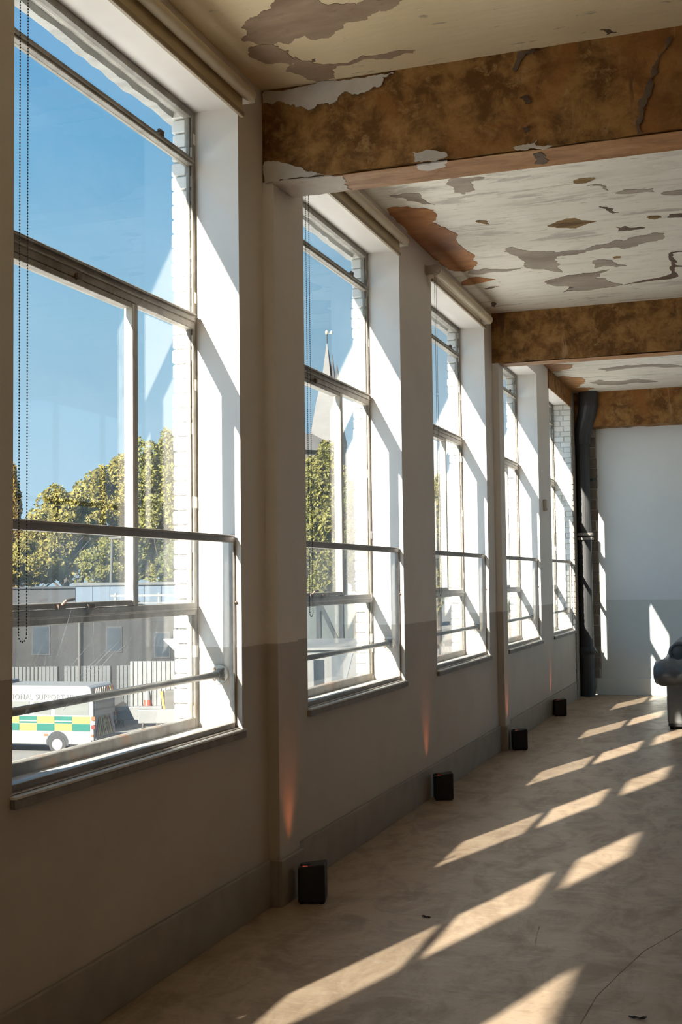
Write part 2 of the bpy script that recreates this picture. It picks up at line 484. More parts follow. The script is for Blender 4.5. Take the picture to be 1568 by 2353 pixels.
def tag(o, label=None, cat=None, group=None, kind=None):
    if label:
        o['label'] = label
    if cat:
        o['category'] = cat
    if group:
        o['group'] = group
    if kind:
        o['kind'] = kind
    return o


def empty(name, loc=(0, 0, 0), rz=0.0, local=False):
    o = bpy.data.objects.new(name, None)
    COL.objects.link(o)
    o.location = loc
    o.rotation_euler = (0, 0, rz)
    o.empty_display_size = 0.1
    ORG[o] = Vector((0, 0, 0)) if local else Vector(loc)
    return o


class MB:
    def __init__(s):
        s.v, s.f = [], []

    def box(s, x0, x1, y0, y1, z0, z1):
        n = len(s.v)
        s.v += [(x0, y0, z0), (x1, y0, z0), (x1, y1, z0), (x0, y1, z0), (x0, y0, z1), (x1, y0, z1), (x1, y1, z1), (x0, y1, z1)]
        s.f += [tuple(n + i for i in q) for q in ((0, 3, 2, 1), (4, 5, 6, 7), (0, 1, 5, 4), (1, 2, 6, 5), (2, 3, 7, 6), (3, 0, 4, 7))]
        return s

    def obox(s, c, ax, ay, az):
        """oriented box: centre and three half-axis vectors"""
        c, ax, ay, az = map(Vector, (c, ax, ay, az))
        n = len(s.v)
        for k in (-1, 1):
            for i, j in ((-1, -1), (1, -1), (1, 1), (-1, 1)):
                s.v.append(tuple(c + ax * i + ay * j + az * k))
        s.f += [tuple(n + i for i in q) for q in ((0, 3, 2, 1), (4, 5, 6, 7), (0, 1, 5, 4), (1, 2, 6, 5), (2, 3, 7, 6), (3, 0, 4, 7))]
        return s

    def tube(s, pts, r, n=12, caps=True):
        pts = [Vector(p) for p in pts]
        rr = r if isinstance(r, (list, tuple)) else [r] * len(pts)
        base = len(s.v)
        ref = None
        for i, p in enumerate(pts):
            d = (pts[min(i + 1, len(pts) - 1)] - pts[max(i - 1, 0)]).normalized()
            if ref is None:
                ref = Vector((0, 0, 1)) if abs(d.z) < 0.9 else Vector((1, 0, 0))
            u = d.cross(ref).normalized()
            w = u.cross(d).normalized()
            ref = w
            for k in range(n):
                a = 2 * math.pi * k / n
                s.v.append(tuple(p + (u * math.cos(a) + w * math.sin(a)) * rr[i]))
        for i in range(len(pts) - 1):
            for k in range(n):
                a, b = base + i * n + k, base + i * n + (k + 1) % n
                s.f.append((a, b, b + n, a + n))
        if caps:
            s.f.append(tuple(base + k for k in reversed(range(n))))
            s.f.append(tuple(base + (len(pts) - 1) * n + k for k in range(n)))
        return s

    def prism(s, poly, ax, lo, hi):
        """poly of 2-D points in the plane normal to ax (0 x, 1 y, 2 z), extruded lo..hi"""
        n = len(s.v)
        m = len(poly)
        for h in (lo, hi):
            for a, b in poly:
                s.v.append((h, a, b) if ax == 0 else (a, h, b) if ax == 1 else (a, b, h))
        s.f.append(tuple(n + i for i in range(m)))
        s.f.append(tuple(n + m + i for i in reversed(range(m))))
        for i in range(m):
            j = (i + 1) % m
            s.f.append((n + i, n + m + i, n + m + j, n + j))
        return s

    def ball(s, c, r, seg=8, rings=5, sx=1, sy=1, sz=1):
        n = len(s.v)
        s.v.append((c[0], c[1], c[2] + r * sz))
        for i in range(1, rings):
            t = math.pi * i / rings
            for k in range(seg):
                a = 2 * math.pi * k / seg
                s.v.append((c[0] + r * sx * math.sin(t) * math.cos(a), c[1] + r * sy * math.sin(t) * math.sin(a), c[2] + r * sz * math.cos(t)))
        s.v.append((c[0], c[1], c[2] - r * sz))
        e = len(s.v) - 1
        for k in range(seg):
            s.f.append((n, n + 1 + k, n + 1 + (k + 1) % seg))
            s.f.append((e, e - seg + (k + 1) % seg, e - seg + k))
        for i in range(rings - 2):
            for k in range(seg):
                a, b = n + 1 + i * seg + k, n + 1 + i * seg + (k + 1) % seg
                s.f.append((a, a + seg, b + seg, b))
        return s

    def build(s, name, mat, parent=None, bevel=0.0, smooth=False, seg=2):
        org = ORG.get(parent, Vector((0, 0, 0)))
        me = bpy.data.meshes.new(name)
        me.from_pydata([(x - org[0], y - org[1], z - org[2]) for x, y, z in s.v], [], s.f)
        bm = bmesh.new()
        bm.from_mesh(me)
        bmesh.ops.recalc_face_normals(bm, faces=bm.faces)
        if bevel:
            bmesh.ops.bevel(bm, geom=[e for e in bm.edges if e.calc_face_angle(0) > 0.5], offset=bevel, segments=seg, affect='EDGES', profile=0.5)
        bm.to_mesh(me)
        bm.free()
        me.materials.append(mat)
        if smooth:
            for p in me.polygons:
                p.use_smooth = True
        o = bpy.data.objects.new(name, me)
        COL.objects.link(o)
        if parent is not None:
            o.parent = parent
            ORG[o] = org
        return o


def copy_tree(o, parent=None):
    c = o.copy()
    COL.objects.link(c)
    ORG[c] = ORG.get(o, Vector((0, 0, 0)))
    if parent is not None:
        c.parent = parent
    for ch in list(o.children):
        copy_tree(ch, c)
    return c


def ragged(pts, amp, levels=3, seed=1):
    """closed 2-D outline with a broken edge"""
    r = random.Random(seed)
    p = [tuple(q) for q in pts]
    for lv in range(levels):
        out = []
        for i, a in enumerate(p):
            b = p[(i + 1) % len(p)]
            dx, dy = b[0] - a[0], b[1] - a[1]
            L = math.hypot(dx, dy)
            k = r.uniform(-1, 1) * min(amp / 2 ** lv * 1.6, L * 0.22)
            t = r.uniform(0.38, 0.62)
            out += [a, (a[0] + dx * t - dy / (L + 1e-9) * k, a[1] + dy * t + dx / (L + 1e-9) * k)]
        p = out
    return p


def patch(name, pixels, ax, val, th, mat, parent, amp=0.02, levels=3, seed=1):
    """a flake or scar on the plane coordinate[ax] = val; th (signed) is how far it stands off the plane"""
    idx = [i for i in range(3) if i != ax]
    pts = [bp(x, y, ax, val) for x, y in pixels]
    poly = ragged([(q[idx[0]], q[idx[1]]) for q in pts], amp, levels, seed)
    m = MB().prism(poly, ax, val - 0.0005 * (1 if th > 0 else -1), val + th)
    o = m.build(name, mat, parent)
    bm = bmesh.new()
    bm.from_mesh(o.data)
    bmesh.ops.triangulate(bm, faces=[f for f in bm.faces if len(f.verts) > 4])
    bm.to_mesh(o.data)
    bm.free()
    return o


# ------------------------------------------------------------------ the room
ZS, ZH, ZC, ZB = 0.9026, 3.9155, 4.1078, 3.6312
YB, YF, XR = -11.5, 16.7074, 5.2
D = 0.2304          # depth of the inner reveal
XO = -0.335         # outer face of the wall
WINS = [(-7.67, -5.81), (-4.90, -3.04), (-2.13, -0.27), (0.64, 2.50), (3.4096, 5.2698), (6.1477, 8.0417), (8.9206, 10.8156), (11.6456, 13.5644), (14.4028, 16.132)]  # first two are unseen, added behind the camera for more bounce
FIRST_SEEN = 4
T1, T2, T3 = (3.640, 3.678), (2.827, 2.909), (1.442, 1.500)

fl = MB().box(XO, XR, YB, YF, -0.25, 0.0).build('floor', M['floor'])
tag(fl, 'worn beige floor crossed by slanting patches of sunlight', kind='structure')
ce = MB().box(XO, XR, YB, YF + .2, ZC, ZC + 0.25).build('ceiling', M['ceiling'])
tag(ce, 'stained off-white ceiling with flaking paint', kind='structure')

# left wall: inner plastered leaf and outer leaf, both with the window openings left out
w = MB()
w.box(-D, 0, YB, YF, 0, ZS - 0.035)
w.box(-D, 0, YB, YF, ZH, ZC)
prev = YB
for a, b in WINS:
    w.box(-D, 0, prev, a, ZS - 0.035, ZH)
    prev = b
prev_last = prev
w.box(-D, 0, prev + 0.012, YF, ZS - 0.035, ZH)
wall_left = w.build('wall_left', M['wall'])
tag(wall_left, 'cream and grey painted wall pierced by tall steel windows', kind='structure')
IN = 0.03
w = MB()
w.box(XO, -D - 0.001, YB, YF, -4.87, ZS - 0.06)
w.box(XO, -D - 0.001, YB, YF, ZH + 0.005, ZC + 0.6)
prev = YB
for a, b in WINS:
    w.box(XO, -D - 0.001, prev, a + IN, ZS - 0.06, ZH + 0.005)
    prev = b - IN + 0.030
w.box(XO, -D - 0.001, prev, YF, ZS - 0.06, ZH + 0.005)
wo = w.build('wall_outer', M['mortar'])
tag(wo, 'outer brick leaf of the window wall', kind='structure')

w = MB().box(0.262, XR, YF, YF + 0.2, 0, ZC).box(-D, 0.262, YF + 0.03, YF + 0.2, 0, ZC)
wall_far = w.build('wall_far', M['endwall'])
tag(wall_far, 'white and grey painted end wall behind the sofa', kind='structure')
RW = [(11.8, 16.4)]      # unseen glazed doors, added to bring skylight onto the end wall
w = MB().box(XR, XR + .3, YB, YF + .2, ZH, ZC)
prev = YB
for a, b in RW:
    w.box(XR, XR + .3, prev, a, 0, ZH)
    prev = b
w.box(XR, XR + .3, prev, YF + .2, 0, ZH)
tag(w.build('wall_right', M['bouncebrown']), 'wall opposite the windows, brown finish made up to cut bounce, out of view', kind='structure')
tag(MB().box(-D, XR, YB - 0.2, YB, 0, ZC).build('wall_back', M['bouncebrown']), 'wall behind the camera, brown finish made up to cut bounce', kind='structure')

# pilasters and beams
PIL = [(-5.51, -5.24), (0.03, 0.30), (5.575, 5.843), (11.1408, 11.3483)]
BBH = 0.2238
for i, (a, b) in enumerate(PIL):
    t = MB().box(0, 0.0616, a, b, 0, ZB).build('trim_%d' % (i + 1), M['wall'])
    tag(t, ['pilaster behind the camera', 'pilaster beside the camera', 'near painted pilaster between two windows under a bare beam', 'farther slim painted pilaster under the second bare beam'][i], kind='structure')
BEAMS = []
for i, (a, b, x0) in enumerate([(-5.51, -5.24, 0), (0.03, 0.30, 0), (5.575, 5.843, 0), (11.1408, 11.3483, 0), (16.45, YF, 0.0)]):
    m = MB()
    # slightly irregular long box so that the arrises are not ruler straight
    n = 60
    rr = random.Random(20 + i)
    base = len(m.v)
    for k in range(n + 1):
        x = x0 + (XR - x0) * k / n
        j = [rr.uniform(-0.006, 0.006) for _ in range(4)]
        m.v += [(x, a + j[0] * .5, ZC), (x, a + j[0] * .5, ZB + j[1]), (x, b + j[2] * .5, ZB + j[3]), (x, b + j[2] * .5, ZC)]
    for k in range(n):
        q = base + 4 * k
        for e in range(3):
            m.f.append((q + e, q + e + 1, q + e + 5, q + e + 4))
        m.f.append((q + 3, q, q + 4, q + 7))
    m.f.append((base, base + 1, base + 2, base + 3))
    q = base + 4 * n
    m.f.append((q + 3, q + 2, q + 1, q))
    o = m.build('trim_%d' % (i + 5), M['beam'])
    tag(o, ['bare brown beam behind the camera', 'bare brown beam above the camera', 'nearest rust-brown bare ceiling beam with plaster flaking off its end',
            'second rust-brown ceiling beam farther down the room', 'brown stained beam over the far white wall'][i], kind='structure')
    BEAMS.append(o)

# baseboards
m = MB()
edges = sorted([e for p in PIL for e in p])
prev = YB
for a, b in PIL:
    m.box(0, 0.02, prev + 0.02, a - 0.02, 0, BBH)
    m.box(0.0616, 0.0816, a - 0.02, b + 0.02, 0, BBH)
    m.box(0, 0.0616, a - 0.02, a, 0, BBH)
    m.box(0, 0.0616, b, b + 0.02, 0, BBH)
    prev = b
m.box(0, 0.02, prev + 0.02, 16.05, 0, BBH)
tag(m.build('baseboard_left', M['baseboard'], bevel=0.003), 'tall grey baseboard under the windows', kind='structure')
tag(MB().box(0.20, XR, YF - 0.02, YF, 0, BBH).build('baseboard_far', M['endwall'], bevel=0.003), 'grey baseboard along the far wall', kind='structure')

# concrete drip edge outside above the windows, broken lower edge, and the cornice higher up
m = MB()
n = 420
rr = random.Random(5)
for k in range(n + 1):
    y = YB + (YF - YB + 1) * k / n
    z0 = 3.893 + rr.uniform(-0.007, 0.006)
    xi = -0.332 + rr.uniform(-0.006, 0.004)
    xo = -0.388 + rr.uniform(-0.005, 0.005)
    m.v += [(xi, y, ZH + .002), (xi - .004, y, z0), (xo, y, z0 + rr.uniform(-.004, .004)), (xo, y, 4.02), (-0.332, y, 4.04)]
for k in range(n):
    q = 5 * k
    for e in range(5):
        m.f.append((q + e, q + (e + 1) % 5, q + 5 + (e + 1) % 5, q + 5 + e))
m.f += [tuple(range(5)), tuple(reversed(range(5 * n, 5 * n + 5)))]
tag(m.build('trim_10', M['concrete']), 'grey concrete drip edge outside over the windows', kind='structure')
tag(MB().box(-0.72, XO, YB, YF + 1, 4.307, 4.55).build('trim_30', M['concrete'], bevel=.02), 'concrete cornice outside above the windows', kind='structure')

# ------------------------------------------------------------------ painted brick edges of the openings
COURSE = 0.0717


def brick_mesh(lx, ly, lz, mat, name='brick'):
    bm = bmesh.new()
    bmesh.ops.create_cube(bm, size=1)
    for v in bm.verts:
        v.co = Vector((v.co.x * lx, v.co.y * ly, v.co.z * lz))
    bmesh.ops.bevel(bm, geom=bm.edges[:], offset=0.006, segments=1, affect='EDGES')
    me = bpy.data.meshes.new(name)
    bm.to_mesh(me)
    bm.free()
    me.materials.append(mat)
    return me


def put(me, name, loc, parent, rot=(0, 0, 0)):
    o = bpy.data.objects.new(name, me)
    COL.objects.link(o)
    o.location = Vector(loc) - ORG.get(parent, Vector((0, 0, 0)))
    o.rotation_euler = rot
    o.parent = parent
    return o


bm_head = brick_mesh(0.112, 0.10, COURSE - 0.007, M['brick'])
tn = 11
for i, (a, b) in enumerate(WINS):
    if i < FIRST_SEEN:
        continue
    t = MB().box(XO + 0.012, -D - 0.004, b - IN + 0.026, b + 0.09, ZS - 0.06, ZH).build('trim_%d' % tn, M['mortardark'])
    tn += 1
    tag(t, 'white painted brick edge outside the %s window' % ['nearest', 'second', 'third', 'fourth', 'last'][i - FIRST_SEEN], kind='structure')
    z = ZS - 0.03
    while z < ZH - 0.02:
        o = put(bm_head, 'brick', (-0.335 + 0.048 + rnd.uniform(-.006, .003), b - IN + 0.05 + rnd.uniform(-0.004, 0.004), z + COURSE / 2), t, (rnd.uniform(-.01, .01), 0, rnd.uniform(-.03, .03)))
        z += COURSE
# unplastered inner jamb of the last window: white painted bricks
b5 = WINS[8][1]
t = MB().box(-D + 0.001, -0.012, b5 + 0.008, b5 + 0.10, ZS, ZH).build('trim_%d' % tn, M['mortar'])
tn += 1
tag(t, 'unplastered white brick jamb of the last window', kind='structure')
bmA = brick_mesh(0.130, 0.10, COURSE - 0.007, M['brick'])
bmB = brick_mesh(0.088, 0.10, COURSE - 0.007, M['brick'])
z = ZS
k = 0
while z + COURSE < ZH + 0.02:
    la, lb = (0.130, 0.088) if k % 2 else (0.088, 0.130)
    x = -D + 0.004
    for L in (la, lb):
        put(bmA if L > .1 else bmB, 'brick', (x + L / 2 + (0 if L == la else rnd.uniform(0, .012)), b5 + 0.05 + rnd.uniform(-.004, .003), z + COURSE / 2), t)
        x += L + 0.006
    z += COURSE
    k += 1
# bare strip in the corner: raw bricks either side of the pipe
t = MB().box(0.0, 0.26, YF + 0.005, YF + 0.05, BBH, ZB).build('trim_%d' % tn, M['mortar'])
tn += 1
tag(t, 'strip of raw brick in the corner behind the pipe', kind='structure')
bmC = brick_mesh(0.20, 0.06, 0.143 - 0.012, M['rawbrick'])
z = BBH
k = 0
while z + 0.14 < ZB:
    put(bmC, 'brick', (0.160 + rnd.uniform(-.02, .012), YF + 0.022 + rnd.uniform(-.008, .004), z + 0.0717), t, (0, 0, rnd.uniform(-.03, .03)))
    z += 0.1434
    k += 1
t = MB().box(0.0005, 0.012, b5 + 0.02, YF - 0.005, 0.0, ZC).build('trim_%d' % tn, M['rawbrick'])
tn += 1
tag(t, 'bare brown wall strip between last window and pipe', kind='structure')
bmD = brick_mesh(0.03, 0.05, COURSE - 0.01, M['rawbrick'])
z = BBH + .1
while z < ZH:
    put(bmD, 'brick', (0.002, b5 + 0.035 + rnd.uniform(-.012, .012), z + COURSE / 2), t)
    z += COURSE
# bare brown lintel face above the last window
t = MB().box(0.0005, 0.014, WINS[8][0] - 0.05, b5 + 0.1, 3.875, ZC - 0.001).build('trim_%d' % tn, M['beam'])
tn += 1
tag(t, 'bare brown lintel above the last window', kind='structure')

# ------------------------------------------------------------------ windows
ORD = ['', '', '', '', 'first', 'second', 'third', 'fourth', 'fifth']


def make_window(i):
    a, b = WINS[i]
    seen = i >= FIRST_SEEN
    e = empty('window_%d' % (i - 3 if seen else i + 6), (-D, (a + b) / 2, ZS))
    tag(e, ('tall grey steel window, %s along the row' % ORD[i]) if seen else 'tall grey steel window, out of view, number %d behind' % (4 - i), kind='structure')
    x0, x1 = -D - 0.045, -D
    st = M['steel']
    my = a + 0.672 * (b - a)             # mullion centre
    fw = 0.030
    fr = MB()
    fr.box(x0, x1, a, a + fw, ZS, ZH).box(x0, x1, b - fw, b, ZS, ZH)
    fr.box(x0, x1, a + fw, b - fw, ZH - 0.035, ZH).box(x0, x1, a + fw, b - fw, ZS, ZS + 0.048)
    fr.box(x0 + .012, x1 - .012, a + fw, a + fw + .010, ZS, ZH).box(x0 + .012, x1 - .012, b - fw - .010, b - fw, ZS, ZH)
    fr.build('frame', st, e, bevel=0.003, seg=1)
    for lo, hi in (T1, T2, T3):
        m = MB().box(x0, x1 + 0.004, a + fw, b - fw, lo, hi)
        m.box(x0 + .010, x1 + 0.012, a + fw, b - fw, (lo + hi) / 2 - 0.006, (lo + hi) / 2 + 0.004)
        if (lo, hi) == T2:
            m.box(x0, x1 + 0.018, a + fw, b - fw, hi - 0.018, hi - 0.008)
        m.build('transom', st, e, bevel=0.003, seg=1)
    MB().box(x0, x1 + 0.006, my - 0.020, my + 0.016, T3[1], T2[0]).build('mullion', st, e, bevel=0.003, seg=1)
    if seen:
        # opening casement left of the mullion, its sunlit edge put into a pale stile colour
        cs = MB()
        y0, y1, z0, z1 = a + fw + .004, my - 0.022, T3[1] + .003, T2[0] - .004
        cs.box(x0 + .004, x1 + .010, y0, y0 + .028, z0, z1).box(x0 + .004, x1 + .010, y0 + .028, y1 - .026, z0, z0 + .022).box(x0 + .004, x1 + .010, y0 + .028, y1 - .026, z1 - .024, z1)
        ob = cs.build('casement', st, e, bevel=0.002, seg=1)
        MB().box(x0 + .022, x1 + .010, y1 - .020, y1, z0, z1).build('casement_stile', M['sash_sunlit'], ob, bevel=0.002, seg=1)
        m = MB()
        yc = a + 0.5 * (my - a)
        m.box(x1 + .008, x1 + .022, yc - .02, yc + .03, z0 - .004, z0 + .016).tube([(x1 + .02, yc + .005, z0 + .012), (x1 + .035, yc + .01, z0 + .03), (x1 + .035, yc + .07, z0 + .036)], .006, 8)
        m.box(x1 + .006, x1 + .02, yc + .20, yc + .25, z0 - .012, z0 + .012)
        m.build('latch', M['latch'], ob)
        m = MB().box(x1 + .006, x1 + .022, yc + .12, yc + .15, z1 - .006, z1 + .022)
        m.build('catch', M['latch'], ob)
        m = MB()
        for yy in (b - .36, a + .10):
            m.box(x0 - .004, x1 + .006, yy - .02, yy + .02, T1[1] - .002, T1[1] + .014)
            m.tube([(x1, yy - .02, T1[1] + .016), (x1, yy + .02, T1[1] + .016)], .009, 8)
        m.build('hinge', M['latch'], e)
    px0, px1 = -D - 0.028, -D - 0.024
    g = .004
    for lo, hi, y0, y1 in ((T1[1], ZH - .035, a + fw, b - fw), (T2[1], T1[0], a + fw, b - fw), (T3[1] + .025, T2[0] - .026, a + fw + .03, my - .044),
                           (T3[1], T2[0], my + .016, b - fw), (ZS + .048, T3[0], a + fw, b - fw)):
        MB().box(px0, px1, y0, y1, lo, hi).build('pane', M['glass'], e)
    # sill board with dark edge
    sb = MB().box(-D, 0.0004, a - 0.004, b + 0.004, ZS - 0.006, ZS).box(0.0005, 0.0216, a - 0.010, b + 0.008, ZS - 0.008, ZS)
    so = sb.build('sill', M['sillpaint'], e)
    MB().box(0.0005, 0.020, a - 0.010, b + 0.008, ZS - 0.040, ZS - 0.008).build('sill_edge', M['sillstone'], so, bevel=0.002, seg=1)
    MB().box(XO - 0.03, -D - 0.045, a, b, ZS - 0.055, ZS - 0.005).build('outer_sill', M['concrete'], e)
    return e


for i in range(len(WINS)):
    make_window(i)

for j, (a, b) in enumerate(RW):
    e = empty('door_%d' % (j + 1), (XR + .2, (a + b) / 2, 0))
    tag(e, 'tall glazed doors added in the wall opposite for skylight, out of view', kind='structure')
    m = MB()
    n = 4
    for k in range(n + 1):
        yy = a + (b - a - .06) * k / n
        m.box(XR + .2, XR + .25, yy, yy + .06, 0, ZH)
    for z in (0.02, 1.3, 2.6, ZH - .06):
        m.box(XR + .205, XR + .245, a, b, z, z + .06)
    m.build('frame', M['steel'], e)
    MB().box(XR + .22, XR + .224, a + .03, b - .03, .03, ZH - .035).build('pane', M['glass'], e)

# ------------------------------------------------------------------ perspex guards and guard bars
for i, (a, b) in enumerate(WINS):
    if i < 2:
        continue
    seen = i >= FIRST_SEEN
    zr = 1.8166
    e = empty('window_guard', (-0.04, (a + b) / 2, ZS))
    tag(e, ('scratched clear plastic guard in metal frame across the %s window' % ORD[i]) if seen else ('clear plastic guard across the window %s the camera' % ('beside', 'just behind', 'farther behind', 'farthest behind')[3 - i]), 'guard', 'plastic window guards')
    gx0, gx1 = -0.058, -0.030
    MB().box(-0.047, -0.043, a + .022, b - .022, ZS + .006, zr - .006).build('sheet', M['perspex'], e)
    m = MB().box(gx0, gx1, a + .002, b - .018, zr - 0.032, zr).box(gx0 - .006, gx1 + .006, a + .002, b - .018, zr - .006, zr + .004)
    m.build('top_rail', M['alu'], e, bevel=0.002, seg=1)
    m = MB().box(gx0, gx1, a + .002, b - .004, ZS, ZS + 0.030).box(gx1, gx1 + .022, a + .002, b - .004, ZS, ZS + .006)
    m.build('bottom_rail', M['alu'], e, bevel=0.002, seg=1)
    for y0, y1 in ((a + .001, a + .018), (b - .018, b - .001)):
        MB().box(gx0, gx1, y0, y1, ZS + .006, zr - 0.01).build('post', M['alu'], e, bevel=0.002, seg=1)
        if seen:
            yy = (y0 + y1) / 2
            MB().tube([(gx1 + .001, yy, 1.50), (gx1 + .010, yy, 1.50)], .006, 8).build('screw', M['latch'], e)

    if i == FIRST_SEEN:
        A_ = lambda q: (q[0] / 3.409, 1380 + q[1] / 3.409)
        B_ = lambda q: (q[0] / 3.409, 960 + q[1] / 3.409)
        for f_, p_, q_, w_ in ((A_, (565, 50), (445, 450), 1.3), (A_, (935, 315), (640, 610), 1.6), (A_, (905, 390), (720, 600), 1.8), (A_, (870, 350), (600, 610), 1.0), (A_, (720, 320), (480, 600), 1.0),
                               (A_, (545, 790), (490, 870), 1.0), (A_, (360, 420), (345, 540), 0.9), (A_, (735, 160), (730, 480), 0.7), (A_, (1000, 330), (900, 420), .8), (B_, (410, 905), (345, 960), 0.9),
                               (B_, (660, 925), (600, 985), 1.0), (B_, (720, 940), (580, 1090), 1.0), (B_, (545, 1040), (490, 1100), 1.0), (B_, (475, 990), (420, 1045), .9), (B_, (380, 1300), (300, 1370), 1.0), (B_, (240, 1335), (175, 1395), 1.0)):
            P_, Q_ = Vector(bp(*f_(p_), 0, -0.0428)), Vector(bp(*f_(q_), 0, -0.0428))
            MB().tube([P_, P_.lerp(Q_, .5), Q_], [.0003, .0011 * w_, .0004], 5).build('scratch', M['scratch'], e)
    if not seen:
        continue
    e = empty('guard_bar', (-0.115, (a + b) / 2, 1.16))
    tag(e, ('galvanised pipe bar across the lower part of the %s window' % ORD[i]) if seen else ('galvanised pipe bar across the window %s the camera' % ('beside', 'just behind', 'farther behind', 'farthest behind')[3 - i]), 'bar', 'guard bars in the window reveals')
    MB().tube([(-0.115, a + .006, 1.158), (-0.115, b - .006, 1.158)], .0155, 14).build('pipe', M['galv'], e, smooth=True)
    for yy, s in ((a, 1), (b, -1)):
        f = MB().tube([(-0.115, yy + .001 * s, 1.158), (-0.115, yy + .010 * s, 1.158)], .046, 18).tube([(-0.115, yy + .010 * s, 1.158), (-0.115, yy + .045 * s, 1.158)], [.028, .022], 14)
        fo = f.build('flange', M['galv'], e)
        for q in range(4):
            an = math.pi / 4 + q * math.pi / 2
            px, pz = -0.115 + .035 * math.cos(an), 1.158 + .035 * math.sin(an)
            MB().tube([(px, yy + .010 * s, pz), (px, yy + .015 * s, pz)], .007, 6).build('bolt', M['latch'], fo)

# ------------------------------------------------------------------ roller blinds
def bead_chain(yc, z0, z1, x, gap):
    m = MB()
    pts = []
    step = 0.0105
    z = z1
    while z > z0 + gap / 2:
        pts.append((x, yc - gap / 2, z))
        pts.append((x, yc + gap / 2, z - .004))
        z -= step
    n = int(math.pi * gap / 2 / step)
    for k in range(n + 1):
        an = math.pi * k / n
        pts.append((x, yc - gap / 2 * math.cos(an), z0 + gap / 2 - gap / 2 * math.sin(an)))
    for p in pts:
        m.ball(p, 0.0029, 6, 4)
    m.tube([(x, yc - gap / 2, z1), (x, yc - gap / 2, z0 + gap / 2)], .0007, 4)
    m.tube([(x, yc + gap / 2, z1), (x, yc + gap / 2, z0 + gap / 2)], .0007, 4)
    return m


for i, (y0, y1, hang, cb, name) in {4: (3.27, 5.262, 0.062, 1.41, 'nearest'), 5: (6.02, 7.955, 0.062, 1.405, 'second'), 6: (8.775, 10.70, 0.0, 1.475, 'third')}.items():
    r = 0.030 if hang else 0.038
    zc = 3.952
    e = empty('roller_blind', (0.06, (y0 + y1) / 2, zc))
    tag(e, 'cream roller blind %s over the %s window' % ('with a strip hanging down' if hang else 'fully rolled up', name), 'blind', 'rolled up window blinds')
    MB().tube([(0.072, y0 + .02, zc), (0.072, y1, zc)], r, 24).build('roll', M['blindtube'], e, smooth=False)
    ztop = zc - .01
    zb = 3.868 if hang else 3.895
    if hang:
        MB().box(0.0405, 0.0425, y0 + .03, y1 - .03, zb, ztop).build('fabric', M['blind'], e)
    MB().box(0.030, 0.050, y0 + .03, y1 - .025, zb - 0.026, zb).build('bottom_bar', M['blindbar'], e, bevel=0.003, seg=1)
    for yy in (y0, y1):
        m = MB().box(0.001, 0.095, yy - .002, yy + .003, zc - .035, zc + .035).box(0.0005, 0.004, yy - .03, yy + .03, zc - .035, zc + .035)
        m.build('bracket', M['plasticwhite'], e)
    ms = MB().tube([(0.072, y0 - .018, zc), (0.072, y0 + .018, zc)], .034, 24).tube([(0.072, y0 - .021, zc), (0.072, y0 - .018, zc)], .008, 12)
    ms.build('chain_wheel', M['plasticwhite'], e)
    ycn = {4: 3.393, 5: 6.083, 6: 8.862}[i]
    ch = bead_chain(ycn, cb, zc, 0.050, 0.046 if i == 4 else 0.048)
    ch.build('bead_chain', M['bead'], e)

# ------------------------------------------------------------------ uplighters on the floor
def uplighter(x, y, rz, label, aim_x):
    e = empty('floor_uplighter', (x, y, 0), rz, local=True)
    tag(e, label, 'lamp', 'black uplighters along the wall')
    hw, hd, h = 0.068, 0.062, 0.195
    m = MB()
    m.v += [(-hw, -hd, 0.006), (hw, -hd, 0.006), (hw, hd, 0.006), (-hw, hd, 0.006), (-hw, -hd, h - .018), (hw, -hd, h), (hw, hd, h), (-hw, hd, h - .018)]
    m.f += [(0, 3, 2, 1), (4, 5, 6, 7), (0, 1, 5, 4), (1, 2, 6, 5), (2, 3, 7, 6), (3, 0, 4, 7)]
    m.build('housing', M['black'], e, bevel=0.008)
    MB().tube([(-.035, 0, h - .018), (-.035, 0, h - .008)], .026, 18).build('lens', M['black'], e)
    MB().box(-.045, -.02, -.05, -.044, h - .018, h - .010).build('indicator', M['lamp'], e)
    for sx in (-1, 1):
        for sy in (-1, 1):
            MB().tube([(sx * .05, sy * .045, 0), (sx * .05, sy * .045, .008)], .01, 8).build('foot', M['black'], e)
    ld = bpy.data.lights.new('uplight', 'SPOT')
    ld.energy = UPL
    ld.color = (1.0, 0.24, 0.08)
    ld.spot_size = math.radians(44)
    ld.spot_blend = 1.0
    ld.shadow_soft_size = 0.03
    lo = bpy.data.objects.new('uplight', ld)
    COL.objects.link(lo)
    lo.parent = e
    lo.location = (-.05, 0, h + .01)
    ca, sa = math.cos(-rz), math.sin(-rz)
    v = Vector((aim_x - x, 0.0, 1.0))
    v = Vector((v.x * ca - v.y * sa, v.x * sa + v.y * ca, v.z))
    lo.rotation_euler = v.to_track_quat('-Z', 'Y').to_euler()
    return e


UPL = 5.0
uplighter(0.182, 5.71, 0.25, 'largest black box uplighter at the foot of the near pilaster', 0.182 - 0.11)
uplighter(0.118, 8.585, 0.35, 'black box uplighter below the pier between second and third windows', 0.118 - 0.11)
uplighter(0.170, 11.245, 0.35, 'black box uplighter at the foot of the farther pilaster', 0.170 - 0.10)
uplighter(0.100, 14.10, 0.35, 'smallest black box uplighter below fourth and fifth windows', 0.100 - 0.09)

